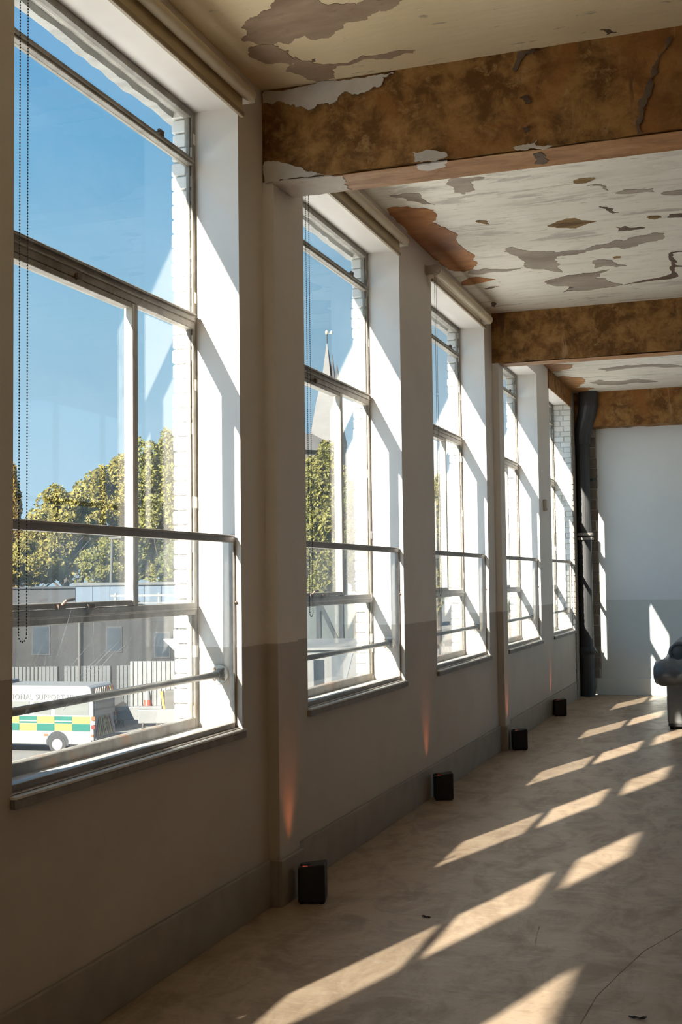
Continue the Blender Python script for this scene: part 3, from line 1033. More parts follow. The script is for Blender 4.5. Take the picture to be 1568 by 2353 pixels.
# ------------------------------------------------------------------ soil pipe in the far corner
e = empty('soil_pipe', (0.11, 16.47, 0))
tag(e, 'thick black drain pipe standing in the far corner', 'pipe')
px, py, pr = 0.105, 16.48, 0.092
MB().tube([(px, py, 0.0), (px, py, 0.62)], 0.098, 22).build('lower_section', M['pipe'], e, smooth=False)
MB().tube([(px, py, 0.62), (px, py, 3.45)], pr, 22).build('pipe', M['pipe'], e)
MB().tube([(px, py, 3.40), (px, py, 3.52), (px + .02, py - .01, 3.62), (px + .07, py - .03, 3.78), (px + .10, py - .05, 3.92), (px + .10, py - .05, ZC)], [.105, .115, .12, .125, .13, .13], 22).build('swan_neck', M['pipe'], e)
for z in (2.10, 2.16):
    MB().tube([(px, py, z), (px, py, z + .035)], 0.118, 22).build('collar', M['collar'], e, bevel=.004, seg=1)
c = MB().tube([(px, py, .56), (px, py, .60), (px, py, .66)], [.10, .125, .105], 22).build('socket', M['pipe'], e)
MB().box(px - .13, px + .14, py - .012, py + .012, .585, .61).build('clamp', M['collar'], c)
MB().box(px + .02, px + .17, py + .06, py + .10, 2.90, 2.94).build('bracket', M['pipe'], e)

# wall sensor on the pier between the fourth and fifth windows
e = empty('wall_sensor', (0.0, 13.86, 2.43))
tag(e, 'small pale upright sensor box on the pier before the last window', 'sensor')
MB().box(0.0005, 0.038, 13.825, 13.895, 2.365, 2.50).build('case', M['plasticwhite'], e, bevel=.008)
MB().box(0.038, 0.041, 13.845, 13.875, 2.375, 2.395).build('lens', M['vanorange'], e)

# ------------------------------------------------------------------ chesterfield sofa
def sofa():
    e = empty('chesterfield_sofa', (1.35, 13.05, 0), 0, local=True)
    tag(e, 'grey leather chesterfield sofa by the far wall', 'sofa')
    L, Dp = 2.05, 0.95        # length along y, depth along x (back at x = 0)
    le, pa = M['leather'], M['leatherdull']
    MB().box(0.035, Dp - .03, 0.0, L, 0.06, 0.30).build('base', pa, e, bevel=.02)
    for x in (0.08, Dp - .08):
        for y in (0.08, L - .08):
            MB().tube([(x, y, 0.0), (x, y, .065)], [.03, .04], 12).build('foot', M['black'], e)
    # arms: upright panel under a fat roll; back the same
    for y0, y1 in ((0.0, 0.17), (L - 0.17, L)):
        MB().box(0.03, Dp - .04, y0 + .005, y1 - .005, 0.07, 0.56).build('arm_panel', pa, e, bevel=.025)
    MB().box(0.03, 0.17, 0.17, L - .17, 0.30, 0.56).build('back_panel', pa, e, bevel=.025)
    def roll(name, p0, p1, r, n, mat):
        p0, p1 = Vector(p0), Vector(p1)
        d = p1 - p0
        pts, rr = [], []
        steps = n * 6
        for k in range(steps + 1):
            t = k / steps
            pts.append(p0 + d * t)
            rr.append(r * (0.93 + 0.07 * abs(math.sin(math.pi * t * n)) ** .5))
        # rounded ends
        pts = [p0 - d.normalized() * r * .42, p0 - d.normalized() * r * .30] + pts + [p1 + d.normalized() * r * .30, p1 + d.normalized() * r * .42]
        rr = [r * .45, r * .78] + rr + [r * .78, r * .45]
        return MB().tube(pts, rr, 24).build(name, mat, e, smooth=True)
    for y in (0.075, L - 0.075):
        o = roll('arm_roll', (-0.04, y, 0.585), (Dp - .03, y, 0.585), 0.145, 5, le)
        # scroll front with a ring of piping
        m = MB()
        for k in range(18):
            a0, a1 = 2 * math.pi * k / 18, 2 * math.pi * (k + 1) / 18
            m.tube([(Dp + .012, y + .085 * math.cos(a0), .585 + .085 * math.sin(a0)), (Dp + .012, y + .085 * math.cos(a1), .585 + .085 * math.sin(a1))], .012, 6)
        m.build('piping', pa, o)
    roll('back_roll', (0.055, 0.10, 0.60), (0.055, L - .10, 0.60), 0.135, 9, le)
    # scroll where the higher back roll turns the corner
    MB().box(0.06, 0.20, 0.36, L - .36, 0.56, 0.80).build('back_upright', pa, e, bevel=.03)
    o = roll('back_scroll', (0.145, 0.36, 0.785), (0.145, L - .36, 0.785), 0.115, 8, le)
    m = MB()
    for k in range(18):
        a0, a1 = 2 * math.pi * k / 18, 2 * math.pi * (k + 1) / 18
        m.tube([(0.145 + .088 * math.cos(a0), .325, .785 + .088 * math.sin(a0)), (0.145 + .088 * math.cos(a1), .325, .785 + .088 * math.sin(a1))], .020, 8)
    m.build('piping', le, o)
    for k in range(3):
        y0 = 0.18 + k * (L - .36) / 3
        MB().box(0.17, Dp, y0 + .004, y0 + (L - .36) / 3 - .004, 0.30, 0.46).build('seat_cushion', le, e, bevel=.04, seg=3)
    for k in range(9):
        for q in range(2):
            y = 0.28 + k * (L - .56) / 8
            MB().ball((0.172, y, 0.50 - q * .0 + .05 * q), .014, 8, 5).build('button', pa, e)
    MB().box(0.04, Dp - .05, 0.01, L - .01, 0.035, 0.062).build('plinth', M['black'], e)
    return e


sofa()

# ------------------------------------------------------------------ floor bits
for pxy, lab, s in (((1465, 2338), 'dark twig-like scrap on the floor near the camera', 0.03), ((980, 2106), 'small dark leaf scrap lying on the shaded floor', 0.022)):
    p = bp(pxy[0], pxy[1], 2, 0)
    m = MB()
    rr = random.Random(pxy[0])
    q = Vector((p[0] - s, p[1], .003))
    pts = [q]
    for k in range(6):
        q = q + Vector((s * .36, rr.uniform(-.5, .5) * s, rr.uniform(-.002, .002)))
        pts.append(Vector((q.x, q.y, max(.003, q.z))))
    m.tube(pts, [.0015, .003, .0045, .002, .004, .005, .0015], 6)
    m.tube([pts[3], pts[3] + Vector((.01, -.02, 0))], [.003, .001], 6)
    o = m.build('floor_scrap', M['debris'])
    tag(o, lab, 'debris', 'scraps on the floor')

patch('crack', [(1330, 2360), (1370, 2290), (1420, 2240), (1480, 2185), (1575, 2130), (1575, 2131), (1481, 2186), (1421, 2241), (1371, 2291), (1332, 2360)], 2, 0.0, 0.0006, M['crack'], fl, .0015, 3, 150)
patch('crack', [(1231, 2160), (1236, 2140), (1240, 2128), (1241, 2128), (1237, 2141), (1234, 2150), (1233, 2175), (1232, 2175)], 2, 0.0, 0.0006, M['crack'], fl, .0012, 3, 151)

# ------------------------------------------------------------------ flaking ceiling and beam skins
def C8(*a):     # outline read off the ceiling detail (offset 500,0 scale 1.468)
    return [(500 + x / 1.468, y / 1.468) for x, y in a]


def C7(*a):     # offset 1100,330 scale 3.35
    return [(1100 + x / 3.35, 330 + y / 3.35) for x, y in a]


def C6(*a):     # offset 1100,680 scale 3.267
    return [(1100 + x / 3.267, 680 + y / 3.267) for x, y in a]


TH = -0.002
cp = [
    ('bare_patch', C8((80, 92), (100, 70), (130, 55), (180, 30), (215, -30), (350, -40), (372, 18), (440, 8), (470, 16), (500, -5), (640, -30), (605, 18), (545, 35), (505, 65), (470, 72), (430, 76), (395, 108), (372, 128), (330, 135), (300, 118), (262, 128), (240, 150), (205, 140), (180, 150), (130, 147), (85, 138), (98, 120)), 'umber', .03, 4),
    ('bare_patch', C8((105, 165), (135, 152), (175, 150), (230, 175), (245, 200), (225, 212), (160, 214), (120, 195)), 'umber', .02, 4),
    ('bare_patch', C8((232, 240), (262, 215), (262, 190), (285, 205), (320, 210), (390, 216), (470, 200), (490, 186), (560, 182), (668, 168), (660, 178), (600, 190), (540, 199), (480, 206), (400, 222), (385, 236), (396, 262), (335, 275), (300, 262)), 'umber', .012, 4),
    ('bare_patch', C8((215, 175), (240, 168), (262, 205), (240, 232), (228, 210)), 'umber', .012, 3),
    ('bare_patch', C8((1290, 100), (1320, 98), (1348, 108), (1312, 118)), 'darkscar', .012, 3),
    ('bare_patch', C8((318, 200), (330, 197), (332, 206), (322, 208)), 'darkscar', .005, 2),
    # second bay
    ('rust_patch', C8((572, 706), (590, 698), (640, 695), (700, 702), (736, 718), (724, 750), (770, 768), (812, 792), (822, 828), (868, 868), (878, 888), (832, 916), (800, 914), (750, 884), (690, 838), (630, 765)), 'orange', .02, 4),
    ('rust_patch', C8((822, 952), (850, 936), (880, 934), (938, 942), (890, 953), (850, 961), (826, 962)), 'orange', .005, 3),
    ('hole_scar', C7((530, 632), (600, 600), (690, 575), (740, 573), (800, 592), (910, 597), (850, 612), (800, 632), (750, 652), (650, 648), (560, 640)), 'lath', .008, 3),
    ('hole_scar', C7((728, 290), (770, 270), (850, 262), (900, 262), (860, 290), (800, 305), (750, 305)), 'lath', .008, 3),
    ('hole_scar', C7((-15, 590), (40, 590), (70, 600), (85, 620), (40, 615), (-10, 604)), 'lath', .006, 3),
    ('hole_scar', C7((1295, 565), (1330, 553), (1400, 556), (1408, 568), (1360, 582), (1310, 578)), 'lath', .006, 3),
    ('hole_scar', C7((1032, 876), (1060, 866), (1100, 868), (1095, 880), (1050, 886)), 'lath', .005, 2),
    ('bare_patch', C7((205, 812), (250, 795), (300, 810), (380, 825), (520, 830), (620, 840), (840, 815), (830, 832), (700, 858), (600, 868), (590, 885), (630, 930), (650, 990), (590, 985), (500, 965), (340, 940), (325, 890), (250, 850)), 'greyscar', .03, 4),
    ('bare_patch', C7((830, 815), (900, 780), (1020, 760), (1060, 740), (1110, 750), (1250, 705), (1340, 688), (1432, 690), (1432, 720), (1380, 745), (1230, 775), (1160, 800), (1120, 810), (1060, 795), (960, 800), (850, 825)), 'greyscar', .018, 4),
    ('bare_patch', C7((510, 1062), (620, 1030), (760, 1005), (900, 990), (1010, 970), (920, 1000), (900, 1030), (980, 1048), (1110, 1085), (900, 1118), (760, 1132), (680, 1125), (740, 1105), (640, 1095), (530, 1080)), 'greyscar', .018, 4),
    ('bare_patch', C7((700, 1100), (800, 1092), (900, 1098), (1020, 1080), (1110, 1082), (1000, 1105), (850, 1122), (740, 1130), (650, 1142)), 'darkscar', .01, 4),
    ('bare_patch', C7((1060, 640), (1090, 648), (1130, 633), (1170, 648), (1285, 645), (1220, 660), (1130, 668), (1075, 672)), 'darkscar', .01, 3),
    ('bare_patch', C7((1055, 382), (1120, 355), (1250, 350), (1345, 343), (1352, 370), (1230, 378)), 'greyscar', .01, 3),
    ('bare_patch', C7((1408, 380), (1460, 365), (1620, 355), (1620, 385), (1430, 394)), 'greyscar', .008, 3),
    ('bare_patch', C7((1455, 570), (1470, 545), (1560, 535), (1640, 560), (1560, 568)), 'darkscar', .008, 3),
    ('bare_patch', C7((1465, 858), (1480, 835), (1568, 826), (1568, 832), (1500, 842), (1510, 856), (1490, 870), (1530, 910), (1520, 935), (1640, 940), (1520, 948), (1510, 985), (1540, 1022), (1480, 1040), (1330, 1055), (1170, 1078), (1120, 1086), (1300, 1045), (1440, 1018), (1490, 995), (1470, 955), (1488, 915)), 'darkscar', .008, 3),
    ('bare_patch', C7((930, 482), (990, 488), (1040, 500), (1045, 528), (1080, 528), (1030, 534), (1000, 515), (950, 492)), 'darkscar', .008, 3),
    ('bare_patch', C7((835, 322), (900, 310), (950, 315), (985, 330), (998, 362), (975, 352), (960, 328), (900, 322)), 'greyscar', .008, 3),
    ('bare_patch', C7((45, 1115), (100, 1100), (160, 1098), (110, 1112), (60, 1120)), 'darkscar', .006, 3),
    ('bare_patch', C7((95, 1228), (115, 1218), (140, 1235), (125, 1258), (100, 1245)), 'darkscar', .006, 3),
    ('bare_patch', C7((-60, 970), (60, 962), (220, 968), (340, 955), (240, 980), (120, 985), (20, 1005), (-80, 1000)), 'greyscar', .012, 4),
    ('bare_patch', C7((880, 900), (960, 892), (1040, 912), (1140, 940), (1060, 950), (960, 942), (900, 960)), 'greyscar', .02, 4),
    ('bare_patch', C8((770, 620), (790, 600), (900, 598), (850, 612), (870, 640), (830, 655), (800, 648)), 'greyscar', .02, 4),
    ('bare_patch', C8((580, 660), (680, 650), (735, 690), (700, 688), (640, 676)), 'greyscar', .02, 4),
    # third bay
    ('rust_patch', C6((490, 515), (560, 508), (712, 516), (690, 545), (600, 566), (535, 566), (512, 545)), 'rust', .02, 3),
    ('rust_patch', C6((560, 612), (640, 600), (780, 612), (796, 640), (780, 660), (730, 690), (870, 692), (820, 716), (690, 720), (650, 690)), 'rust', .03, 3),
    ('bare_patch', C6((830, 650), (900, 630), (1050, 640), (1200, 620), (1350, 645), (1200, 650), (1080, 665), (900, 668)), 'greyscar', .03, 4),
    ('bare_patch', C6((900, 550), (1100, 520), (1300, 510), (1500, 520), (1560, 535), (1300, 530), (1100, 545), (950, 565)), 'greyscar', .03, 4),
]
for j, (nm, pix, mt, amp, lv) in enumerate(cp):
    patch(nm, pix, 2, ZC, TH - 0.0004 * (j % 4), M[mt], ce, amp, lv, 30 + j)

# plaster that still clings to the nearest beam
bm1 = BEAMS[2]
PA = 5.575 - 0.006
bf = [
    ('plaster_flake', [(606, 213), (700, 199), (800, 184), (880, 171), (905, 168), (880, 178), (872, 200), (850, 208), (800, 212), (780, 222), (765, 238), (730, 240), (705, 251), (680, 247), (660, 240), (625, 241), (606, 238)], 'plaster', .012, 4),
    ('plaster_flake', [(609, 372), (640, 371), (690, 385), (700, 392), (720, 397), (745, 402), (700, 408), (660, 413), (630, 419), (609, 421)], 'plaster', .006, 4),
    ('plaster_flake', [(950, 350), (980, 345), (1022, 349), (1030, 358), (1010, 366), (975, 370), (953, 372)], 'plaster', .006, 3),
    ('plaster_flake', [(1180, 340), (1215, 330), (1235, 322), (1230, 332), (1270, 336), (1240, 342), (1200, 345)], 'warm_plaster', .008, 3),
    ('stain_scar', [(1195, 225), (1215, 218), (1222, 232), (1208, 240)], 'darkscar', .006, 3),
    ('stain_scar', [(1203, 294), (1214, 289), (1220, 300), (1208, 305)], 'darkscar', .004, 3),
    ('stain_scar', [(1480, 218), (1500, 175), (1512, 130), (1535, 85), (1545, 84), (1528, 115), (1515, 165), (1500, 205), (1478, 250), (1472, 285), (1478, 305), (1464, 310), (1462, 285), (1468, 255)], 'darkscar', .012, 3),
    ('stain_scar', [(1190, 120), (1225, 112), (1235, 118), (1200, 138), (1185, 165), (1178, 158)], 'darkscar', .012, 3),
]
for j, (nm, pix, mt, amp, lv) in enumerate(bf):
    patch(nm, pix, 1, PA, -0.006 if mt != 'darkscar' else -0.003, M[mt], bm1, amp, lv, 80 + j)
bs = [
    ('plaster_flake', [(627, 418), (700, 409), (760, 402), (790, 402), (795, 412), (790, 420), (798, 430), (810, 433), (760, 441), (700, 448), (674, 452), (650, 436)], 'warm_plaster', .008, 4),
    ('plaster_flake', [(958, 378), (1028, 368), (1025, 380), (985, 390), (960, 386)], 'plaster', .006, 3),
]
for j, (nm, pix, mt, amp, lv) in enumerate(bs):
    patch(nm, pix, 2, ZB - .006, -0.006, M[mt], bm1, amp, lv, 100 + j)
# rust-streaked underside skins of the beams
bmx = MB().box(0.30, XR, 5.588, 5.832, ZB - .0095, ZB - .0065).build('rust_skin', M['rust'], bm1)
MB().box(0.10, XR, 11.155, 11.335, ZB - .0085, ZB - .0065).build('rust_skin', M['rust'], BEAMS[3])
for j, x in enumerate((2.05, 2.07)):
    pass
patch('break_scar', [(1226, 352), (1245, 348), (1252, 362), (1258, 374), (1228, 376), (1232, 364)], 2, ZB - .0095, -0.002, M['darkscar'], bm1, .01, 3, 140)

# ------------------------------------------------------------------ outdoors
GZ = -4.87
RH = Vector((math.cos(_y), -math.sin(_y), 0))
FH = Vector((math.sin(_y), math.cos(_y), 0))
tag(MB().box(-260, 260, -120, 320, GZ - 0.3, GZ).build('ground', M['ground']), 'pale asphalt yard outside the windows', kind='structure')


def ground_at(px, py):
    p = bp(px, py, 2, GZ)
    return Vector(p)


def dist_at(px, py, depth):
    return Vector(far(px, py, depth))


def rot_to(u):
    return math.atan2(u.y, u.x)


# LED floodlight with fins on the outer wall past the first window
e = empty('floodlight', (XO, 6.0, 1.25))
tag(e, 'white finned floodlight outside, jutting past the brick edge', 'light')
p0 = Vector(bp(374, 1468, 0, -0.72))
ax = Vector((0.36, 0.10, 0.0))
dn = Vector((0.16, 0.06, -0.17))
fc = p0 + ax * .5 + dn * .5
nn = ax.cross(dn).normalized()
MB().obox(fc, ax * .5, dn * .5, nn * .018).build('housing', M['floodwhite'], e, bevel=.012)
for k in range(9):
    c = p0 + ax * (0.22 + 0.085 * k) + dn * .5 + nn * -.03
    MB().obox(c, ax.normalized() * .006, dn * .40, nn * .022).build('fin', M['floodwhite'], e)
    c = p0 + ax * (0.22 + 0.085 * k) + dn * .5 + nn * .03
    MB().obox(c, ax.normalized() * .006, dn * .40, nn * .022).build('fin', M['floodwhite'], e)
MB().tube([(XO, 6.0, 1.24), tuple(fc)], .014, 8).build('bracket', M['floodwhite'], e)


# ---- emergency van
def van():
    O = ground_at(216, 1733)
    a = math.radians(13)
    u = (-RH * math.cos(a) + FH * math.sin(a))      # towards the front
    wv = (FH * math.cos(a) + RH * math.sin(a))
    e = empty('emergency_van', O, rot_to(u), local=True)
    tag(e, 'white emergency van with yellow and green checks in the yard', 'van')
    s = -1 if u.x * wv.y - u.y * wv.x < 0 else 1     # local y sign for "away"
    L, Wd, H = 6.2, 2.0, 2.56
    Y = lambda t: s * t
    def bx(x0, x1, y0, y1, z0, z1):
        ya, yb = sorted((Y(y0), Y(y1)))
        return MB().box(x0, x1, ya, yb, z0, z1)
    # body profile, nose at +x
    prof = [(0.0, .48), (0.03, 1.9), (0.14, 2.48), (0.3, 2.56), (4.3, 2.56), (4.7, 2.48), (5.35, 1.50), (6.1, 1.18), (6.2, .9), (6.2, .48)]
    ya, yb = sorted((Y(0), Y(Wd)))
    MB().prism(prof, 1, ya, yb).build('body', M['vanwhite'], e, bevel=.05)
    bx(0.04, 6.1, 0.05, Wd - .05, .30, .50).build('underbody', M['vandark'], e)
    bx(0.10, 1.05, -.012, .05, .34, .62).build('skirt', M['vanwhite'], e, bevel=.02)
    bx(1.95, 5.0, -.012, .05, .34, .62).build('skirt', M['vanwhite'], e, bevel=.02)
    for x in (1.5, 5.1):
        for yy in (-0.02, Wd - .20):
            y0, y1 = sorted((Y(yy), Y(yy + .22)))
            wo = MB().tube([(x, y0, .34), (x, y1, .34)], .36, 24).build('wheel', M['tyre'], e, bevel=.02)
            MB().tube([(x, y0 - .01, .34), (x, y1 + .01, .34)], .21, 18).build('hub', M['collar'], wo)
        yy0, yy1 = sorted((Y(-.006), Y(.03)))
        m = MB()
        poly = [(x + .46 * math.cos(t * math.pi / 12), .38 + .46 * math.sin(t * math.pi / 12)) for t in range(13)] + [(x - .46, .3), (x + .46, .3)]
        MB().prism(poly, 1, yy0, yy1).build('wheel_arch', M['vandark'], e)
    # checks: two rows of alternate panels
    cw = 0.735
    for k in range(8):
        x0 = 0.16 + k * cw
        if x0 + cw > 6.0:
            break
        yel, grn = M['vanyellow'], M['vangreen']
        bx(x0, x0 + cw - .01, -.010, .004, 1.14, 1.40).build('check_panel', grn if k % 2 == 1 else yel, e)
        bx(x0, x0 + cw - .01, -.010, .004, .85, 1.12).build('check_panel', yel if k % 2 == 1 else grn, e)
        if k % 2 == 1:
            bx(x0, x0 + cw - .01, -.014, .004, 1.20, 1.245).build('pale_stripe', M['vanwhite'], e)
    # side windows, pale reflections painted in as glass colour
    for x0, x1 in ((0.22, 1.62), (1.78, 2.5), (2.66, 3.4), (3.55, 4.55)):
        pb = bx(x0, x1, -.008, .004, 1.46, 1.96).build('side_window', M['reflectglass'], e)
    # lettering on the upper side
    cu = bpy.data.curves.new('lettering', 'FONT')
    cu.body = 'OPERATIONAL SUPPORT UNIT'
    cu.size = 0.30
    cu.extrude = 0.004
    cu.space_character = 1.12
    tmp = bpy.data.objects.new('lettering_tmp', cu)
    COL.objects.link(tmp)
    bpy.context.view_layer.update()
    me = bpy.data.meshes.new_from_object(tmp.evaluated_get(bpy.context.evaluated_depsgraph_get()))
    bpy.data.objects.remove(tmp)
    wid = max(v.co.x for v in me.vertices)
    me.materials.clear()
    me.materials.append(M['vantext'])
    lo = bpy.data.objects.new('lettering', me)
    COL.objects.link(lo)
    lo.parent = e
    lo.scale = (4.0 / wid, 1, 1)
    # reading direction must run towards the rear (the photograph's right)
    lo.rotation_euler = (math.pi / 2, 0, math.pi) if s < 0 else (math.pi / 2, 0, 0)
    if s < 0:
        lo.location = (4.45, Y(-.010), 2.03)
    else:
        lo.location = (0.45, Y(-.010), 2.03)
    # rear: pale pillars, dark glass, chevrons, lights
    bx(-.012, .02, .10, Wd - .10, 1.42, 2.26).build('rear_window', M['vanglass'], e)
    for k in range(9):
        y0 = .12 + k * .20
        for z0, z1, fl in ((.62, 1.36, 1), (2.28, 2.46, 1)):
            hh = z1 - z0
            sh = .35 * (1 if k < 4.5 else -1) * (hh / .74)
            ys = [Y(min(Wd - .08, max(.08, v))) for v in (y0, y0 + .12, y0 + .12 + sh, y0 + sh)]
            m = MB()
            xx = -.03
            m.v += [(xx, ys[0], z0), (xx, ys[1], z0), (xx + .02, ys[2], z1), (xx + .02, ys[3], z1), (xx + .03, ys[0], z0), (xx + .03, ys[1], z0), (xx + .05, ys[2], z1), (xx + .05, ys[3], z1)]
            m.f += [(0, 1, 2, 3), (7, 6, 5, 4), (0, 4, 5, 1), (1, 5, 6, 2), (2, 6, 7, 3), (3, 7, 4, 0)]
            m.build('chevron', M['vanyellow'] if k % 2 else M['vanred'], e)
    for yy in (-.012, Wd - .09):
        for z0, z1, mt in ((1.26, 1.40, 'vanorange'), (1.10, 1.24, 'vanwhite'), (.94, 1.08, 'vanred')):
            bx(-.04, .10, yy, yy + .10, z0, z1).build('tail_light', M[mt], e)
    bx(.02, .10, -.02, .02, .66, .73).build('marker_light', M['vanorange'], e)
    bx(1.9, 2.05, -.02, .02, .66, .73).build('marker_light', M['vanorange'], e)
    bx(-.10, .06, .06, Wd - .06, .42, .58).build('bumper', M['vandark'], e, bevel=.02)
    bx(4.0, 4.5, .3, Wd - .3, 2.55, 2.68).build('light_bar', M['bluewall'], e, bevel=.03)
    return e


van()


def far_box(name, label, cat, pxl, pxr, ybase, depth_m, z0, z1, thick, mat, yaw=0.0, ribs=None):
    """an upright block seen between two pixel columns at a given depth"""
    A, B = dist_at(pxl, ybase, depth_m), dist_at(pxr, ybase, depth_m)
    A.z = B.z = 0
    u = (B - A).normalized()
    n = Vector((-u.y, u.x, 0))
    L = (B - A).length
    e = empty(name, (A.x, A.y, z0), rot_to(u), local=True)
    tag(e, label, cat)
    return e, L, z1 - z0


# soot-dark flat-roofed building across the yard
A = dist_at(-120, 1500, 60)
B = dist_at(430, 1500, 60)
A.z = B.z = 0
u = (B - A).normalized()
Lb = (B - A).length
e = empty('workshop_building', (A.x, A.y, GZ), rot_to(u), local=True)
tag(e, 'dark flat-roofed workshop across the yard with pale shutters', 'building')
Hb = 4.95
MB().box(0, Lb, 0, 8, 0, Hb).build('wall', M['darkbrick'], e)
MB().box(-.1, Lb + .1, -.1, 8.1, Hb, Hb + .18).build('roof', M['gravel'], e)
x = 0.6
k = 0
while x < Lb - 2.6:
    sh = MB()
    for q in range(12):
        sh.box(x + q * .195, x + q * .195 + .12, -.10, -.02, 0.05, 2.35)
    sh.box(x, x + 2.3, -.06, 0, 0.05, 2.35)
    sh.build('shutter', M['palesheet'], e)
    x += 2.62
    k += 1
for x, w_, z0, z1, mt in ((4.2, .9, 2.9, 4.4, 'greypanel'), (7.9, .8, 3.0, 4.3, 'greypanel'), (10.3, .8, 2.7, 4.0, 'winblue'), (12.6, .5, 2.5, 4.95, 'stone'), (14.4, 1.0, 2.9, 4.4, 'slatewall')):
    f = MB().box(x, x + w_, -.04, .02, z0, z1).build('window', M['slatewall'] if mt != 'stone' else M['stone'], e)
    MB().box(x + .06, x + w_ - .06, -.055, -.03, z0 + .08, z1 - .08).build('pane', M['winblue'], f)
for x in (6.6, 11.4, 16.0):
    MB().tube([(x, -.12, 0), (x, -.12, Hb)], .07, 10).build('downpipe', M['polewood'], e)
m = MB()
for k in range(5):
    m.box(8.2 + k * 1.1, 8.3 + k * 1.1, .6, .7, Hb + .18, Hb + 1.0)
m.box(8.0, 12.9, .58, .64, Hb + .82, Hb + .92).box(8.0, 12.9, .58, .64, Hb + .45, Hb + .52)
m.build('roof_rail', M['cladwhite'], e)
m = MB()
m.obox((9.3, .75, Hb + .55), (.55, 0, -.42), (0, .06, 0), (.06, 0, .08))
m.build('loose_board', M['cladwhite'], e)
rr = random.Random(3)
for k in range(60):
    x, y, r = rr.uniform(0, Lb), rr.uniform(0.2, 3), rr.uniform(.1, .28)
    m = MB()
    m.ball((x, y, Hb + .18 + r * .2), r, 6, 4, 1.2, 1, .6)
    m.build('rubble_stone', M['gravel'], e)

# slate wall and blue building behind the flat roof
A = dist_at(-100, 1350, 91); B = dist_at(173, 1350, 91)
A.z = B.z = 0
u = (B - A).normalized()
e = empty('slate_shed', (A.x, A.y, GZ), rot_to(u), local=True)
tag(e, 'dark slate-coloured shed wall behind the flat roof', 'shed')
MB().box(0, (B - A).length, 0, 3, 0, 6.1).build('wall', M['slatewall'], e)
MB().box(-.2, (B - A).length + .2, -.15, 3.1, 6.1, 6.25).build('roof', M['slatewall'], e)
A = dist_at(174, 1350, 84); B = dist_at(470, 1350, 84)
A.z = B.z = 0
u = (B - A).normalized()
e = empty('blue_building', (A.x, A.y, GZ), rot_to(u), local=True)
tag(e, 'long pale blue building behind the flat roof', 'building')
Lq = (B - A).length
for k in range(int(Lq // 1.2)):
    MB().box(k * 1.2 + .02, k * 1.2 + 1.18, -.06, 0, 0, 6.3).build('cladding_panel', M['bluewall'], e)
MB().box(0, Lq, 0, 4, 0, 6.3).build('wall', M['bluewall'], e)
MB().box(-.2, Lq + .2, -.2, 4.2, 6.3, 6.5).build('roof', M['palesheet'], e)

# pale corrugated lean-to seen past the floodlight
A = dist_at(300, 1500, 57); B = dist_at(640, 1500, 56.5)
A.z = B.z = 0
u = (B - A).normalized()
Lq = (B - A).length
e = empty('corrugated_fence', (A.x, A.y, GZ), rot_to(u), local=True)
tag(e, 'pale corrugated metal hoarding beside the workshop', 'fence')
x = 0
while x < Lq - 1.1:
    m = MB()
    for q in range(5):
        m.box(x + q * .22, x + q * .22 + .13, -.08, -.02, .1, 2.75)
    m.box(x, x + 1.08, -.03, 0, .1, 2.75)
    m.build('sheet', M['cladwhite'], e)
    x += 1.12
MB().box(0, Lq, 0, .08, .4, .55).box(0, Lq, 0, .08, 2.2, 2.35).build('rail', M['polewood'], e)

# white ribbed lean-to roof along the foot of the building
e = empty('white_lean_to', (-4.0, 8.0, GZ))
tag(e, 'white ribbed lean-to roof low in the first window', 'roof')
y = -12.0
k = 0
while y < 30:
    m = MB()
    m.v += [(-0.34, y, -0.86), (-7.6, y, -1.02), (-7.6, y + .88, -1.02), (-0.34, y + .88, -0.86), (-0.34, y, -0.90), (-7.6, y, -1.06), (-7.6, y + .88, -1.06), (-0.34, y + .88, -0.90)]
    m.f += [(0, 3, 2, 1), (4, 5, 6, 7), (0, 1, 5, 4), (1, 2, 6, 5), (2, 3, 7, 6), (3, 0, 4, 7)]
    for q in range(3):
        yy = y + .06 + q * .29
        m.obox((-3.97, yy, -0.935), (3.63, 0, .08), (0, .02, 0), (0, 0, .02))
    m.build('roof_sheet', M['roofwhite'], e)
    y += .90
for yy in range(-12, 31, 6):
    MB().box(-7.4, -7.25, yy, yy + .15, GZ, -1.05).build('post', M['polewood'], e)
MB().box(-7.5, -7.3, -12, 30, -1.2, -1.05).build('beam', M['polewood'], e)

# traffic cone on a bollard, barriers, machine
p = ground_at(340, 1660)
e = empty('traffic_cone', (p.x, p.y, GZ))
tag(e, 'orange and white traffic cone standing on a grey bollard', 'cone')
s_ = 1.5
zb = GZ + .62
MB().tube([(p.x, p.y, GZ), (p.x, p.y, zb)], .22, 12).build('bollard', M['polewood'], e)
MB().box(p.x - .3, p.x + .3, p.y - .3, p.y + .3, zb, zb + .05).build('base', M['conered'], e)
MB().tube([(p.x, p.y, zb + .05), (p.x, p.y, zb + .42)], [.24, .17], 16).build('lower_band', M['conered'], e)
MB().tube([(p.x, p.y, zb + .42), (p.x, p.y, zb + .85)], [.17, .10], 16).build('white_band', M['cladwhite'], e)
MB().tube([(p.x, p.y, zb + .85), (p.x, p.y, zb + 1.1)], [.10, .05], 16).build('tip', M['conered'], e)


def barrier(px, py, name, lab):
    p = ground_at(px, py)
    e = empty(name, (p.x, p.y, GZ), rot_to(RH), local=True)
    tag(e, lab, 'barrier')
    MB().box(-1.0, 1.0, -.15, .15, .35, .95).build('panel', M['cladwhite'], e, bevel=.03)
    for x in (-.8, .8):
        MB().tube([(x, -.35, 0), (x, 0, .6), (x, .35, 0)], .04, 8).build('leg', M['polewood'], e)


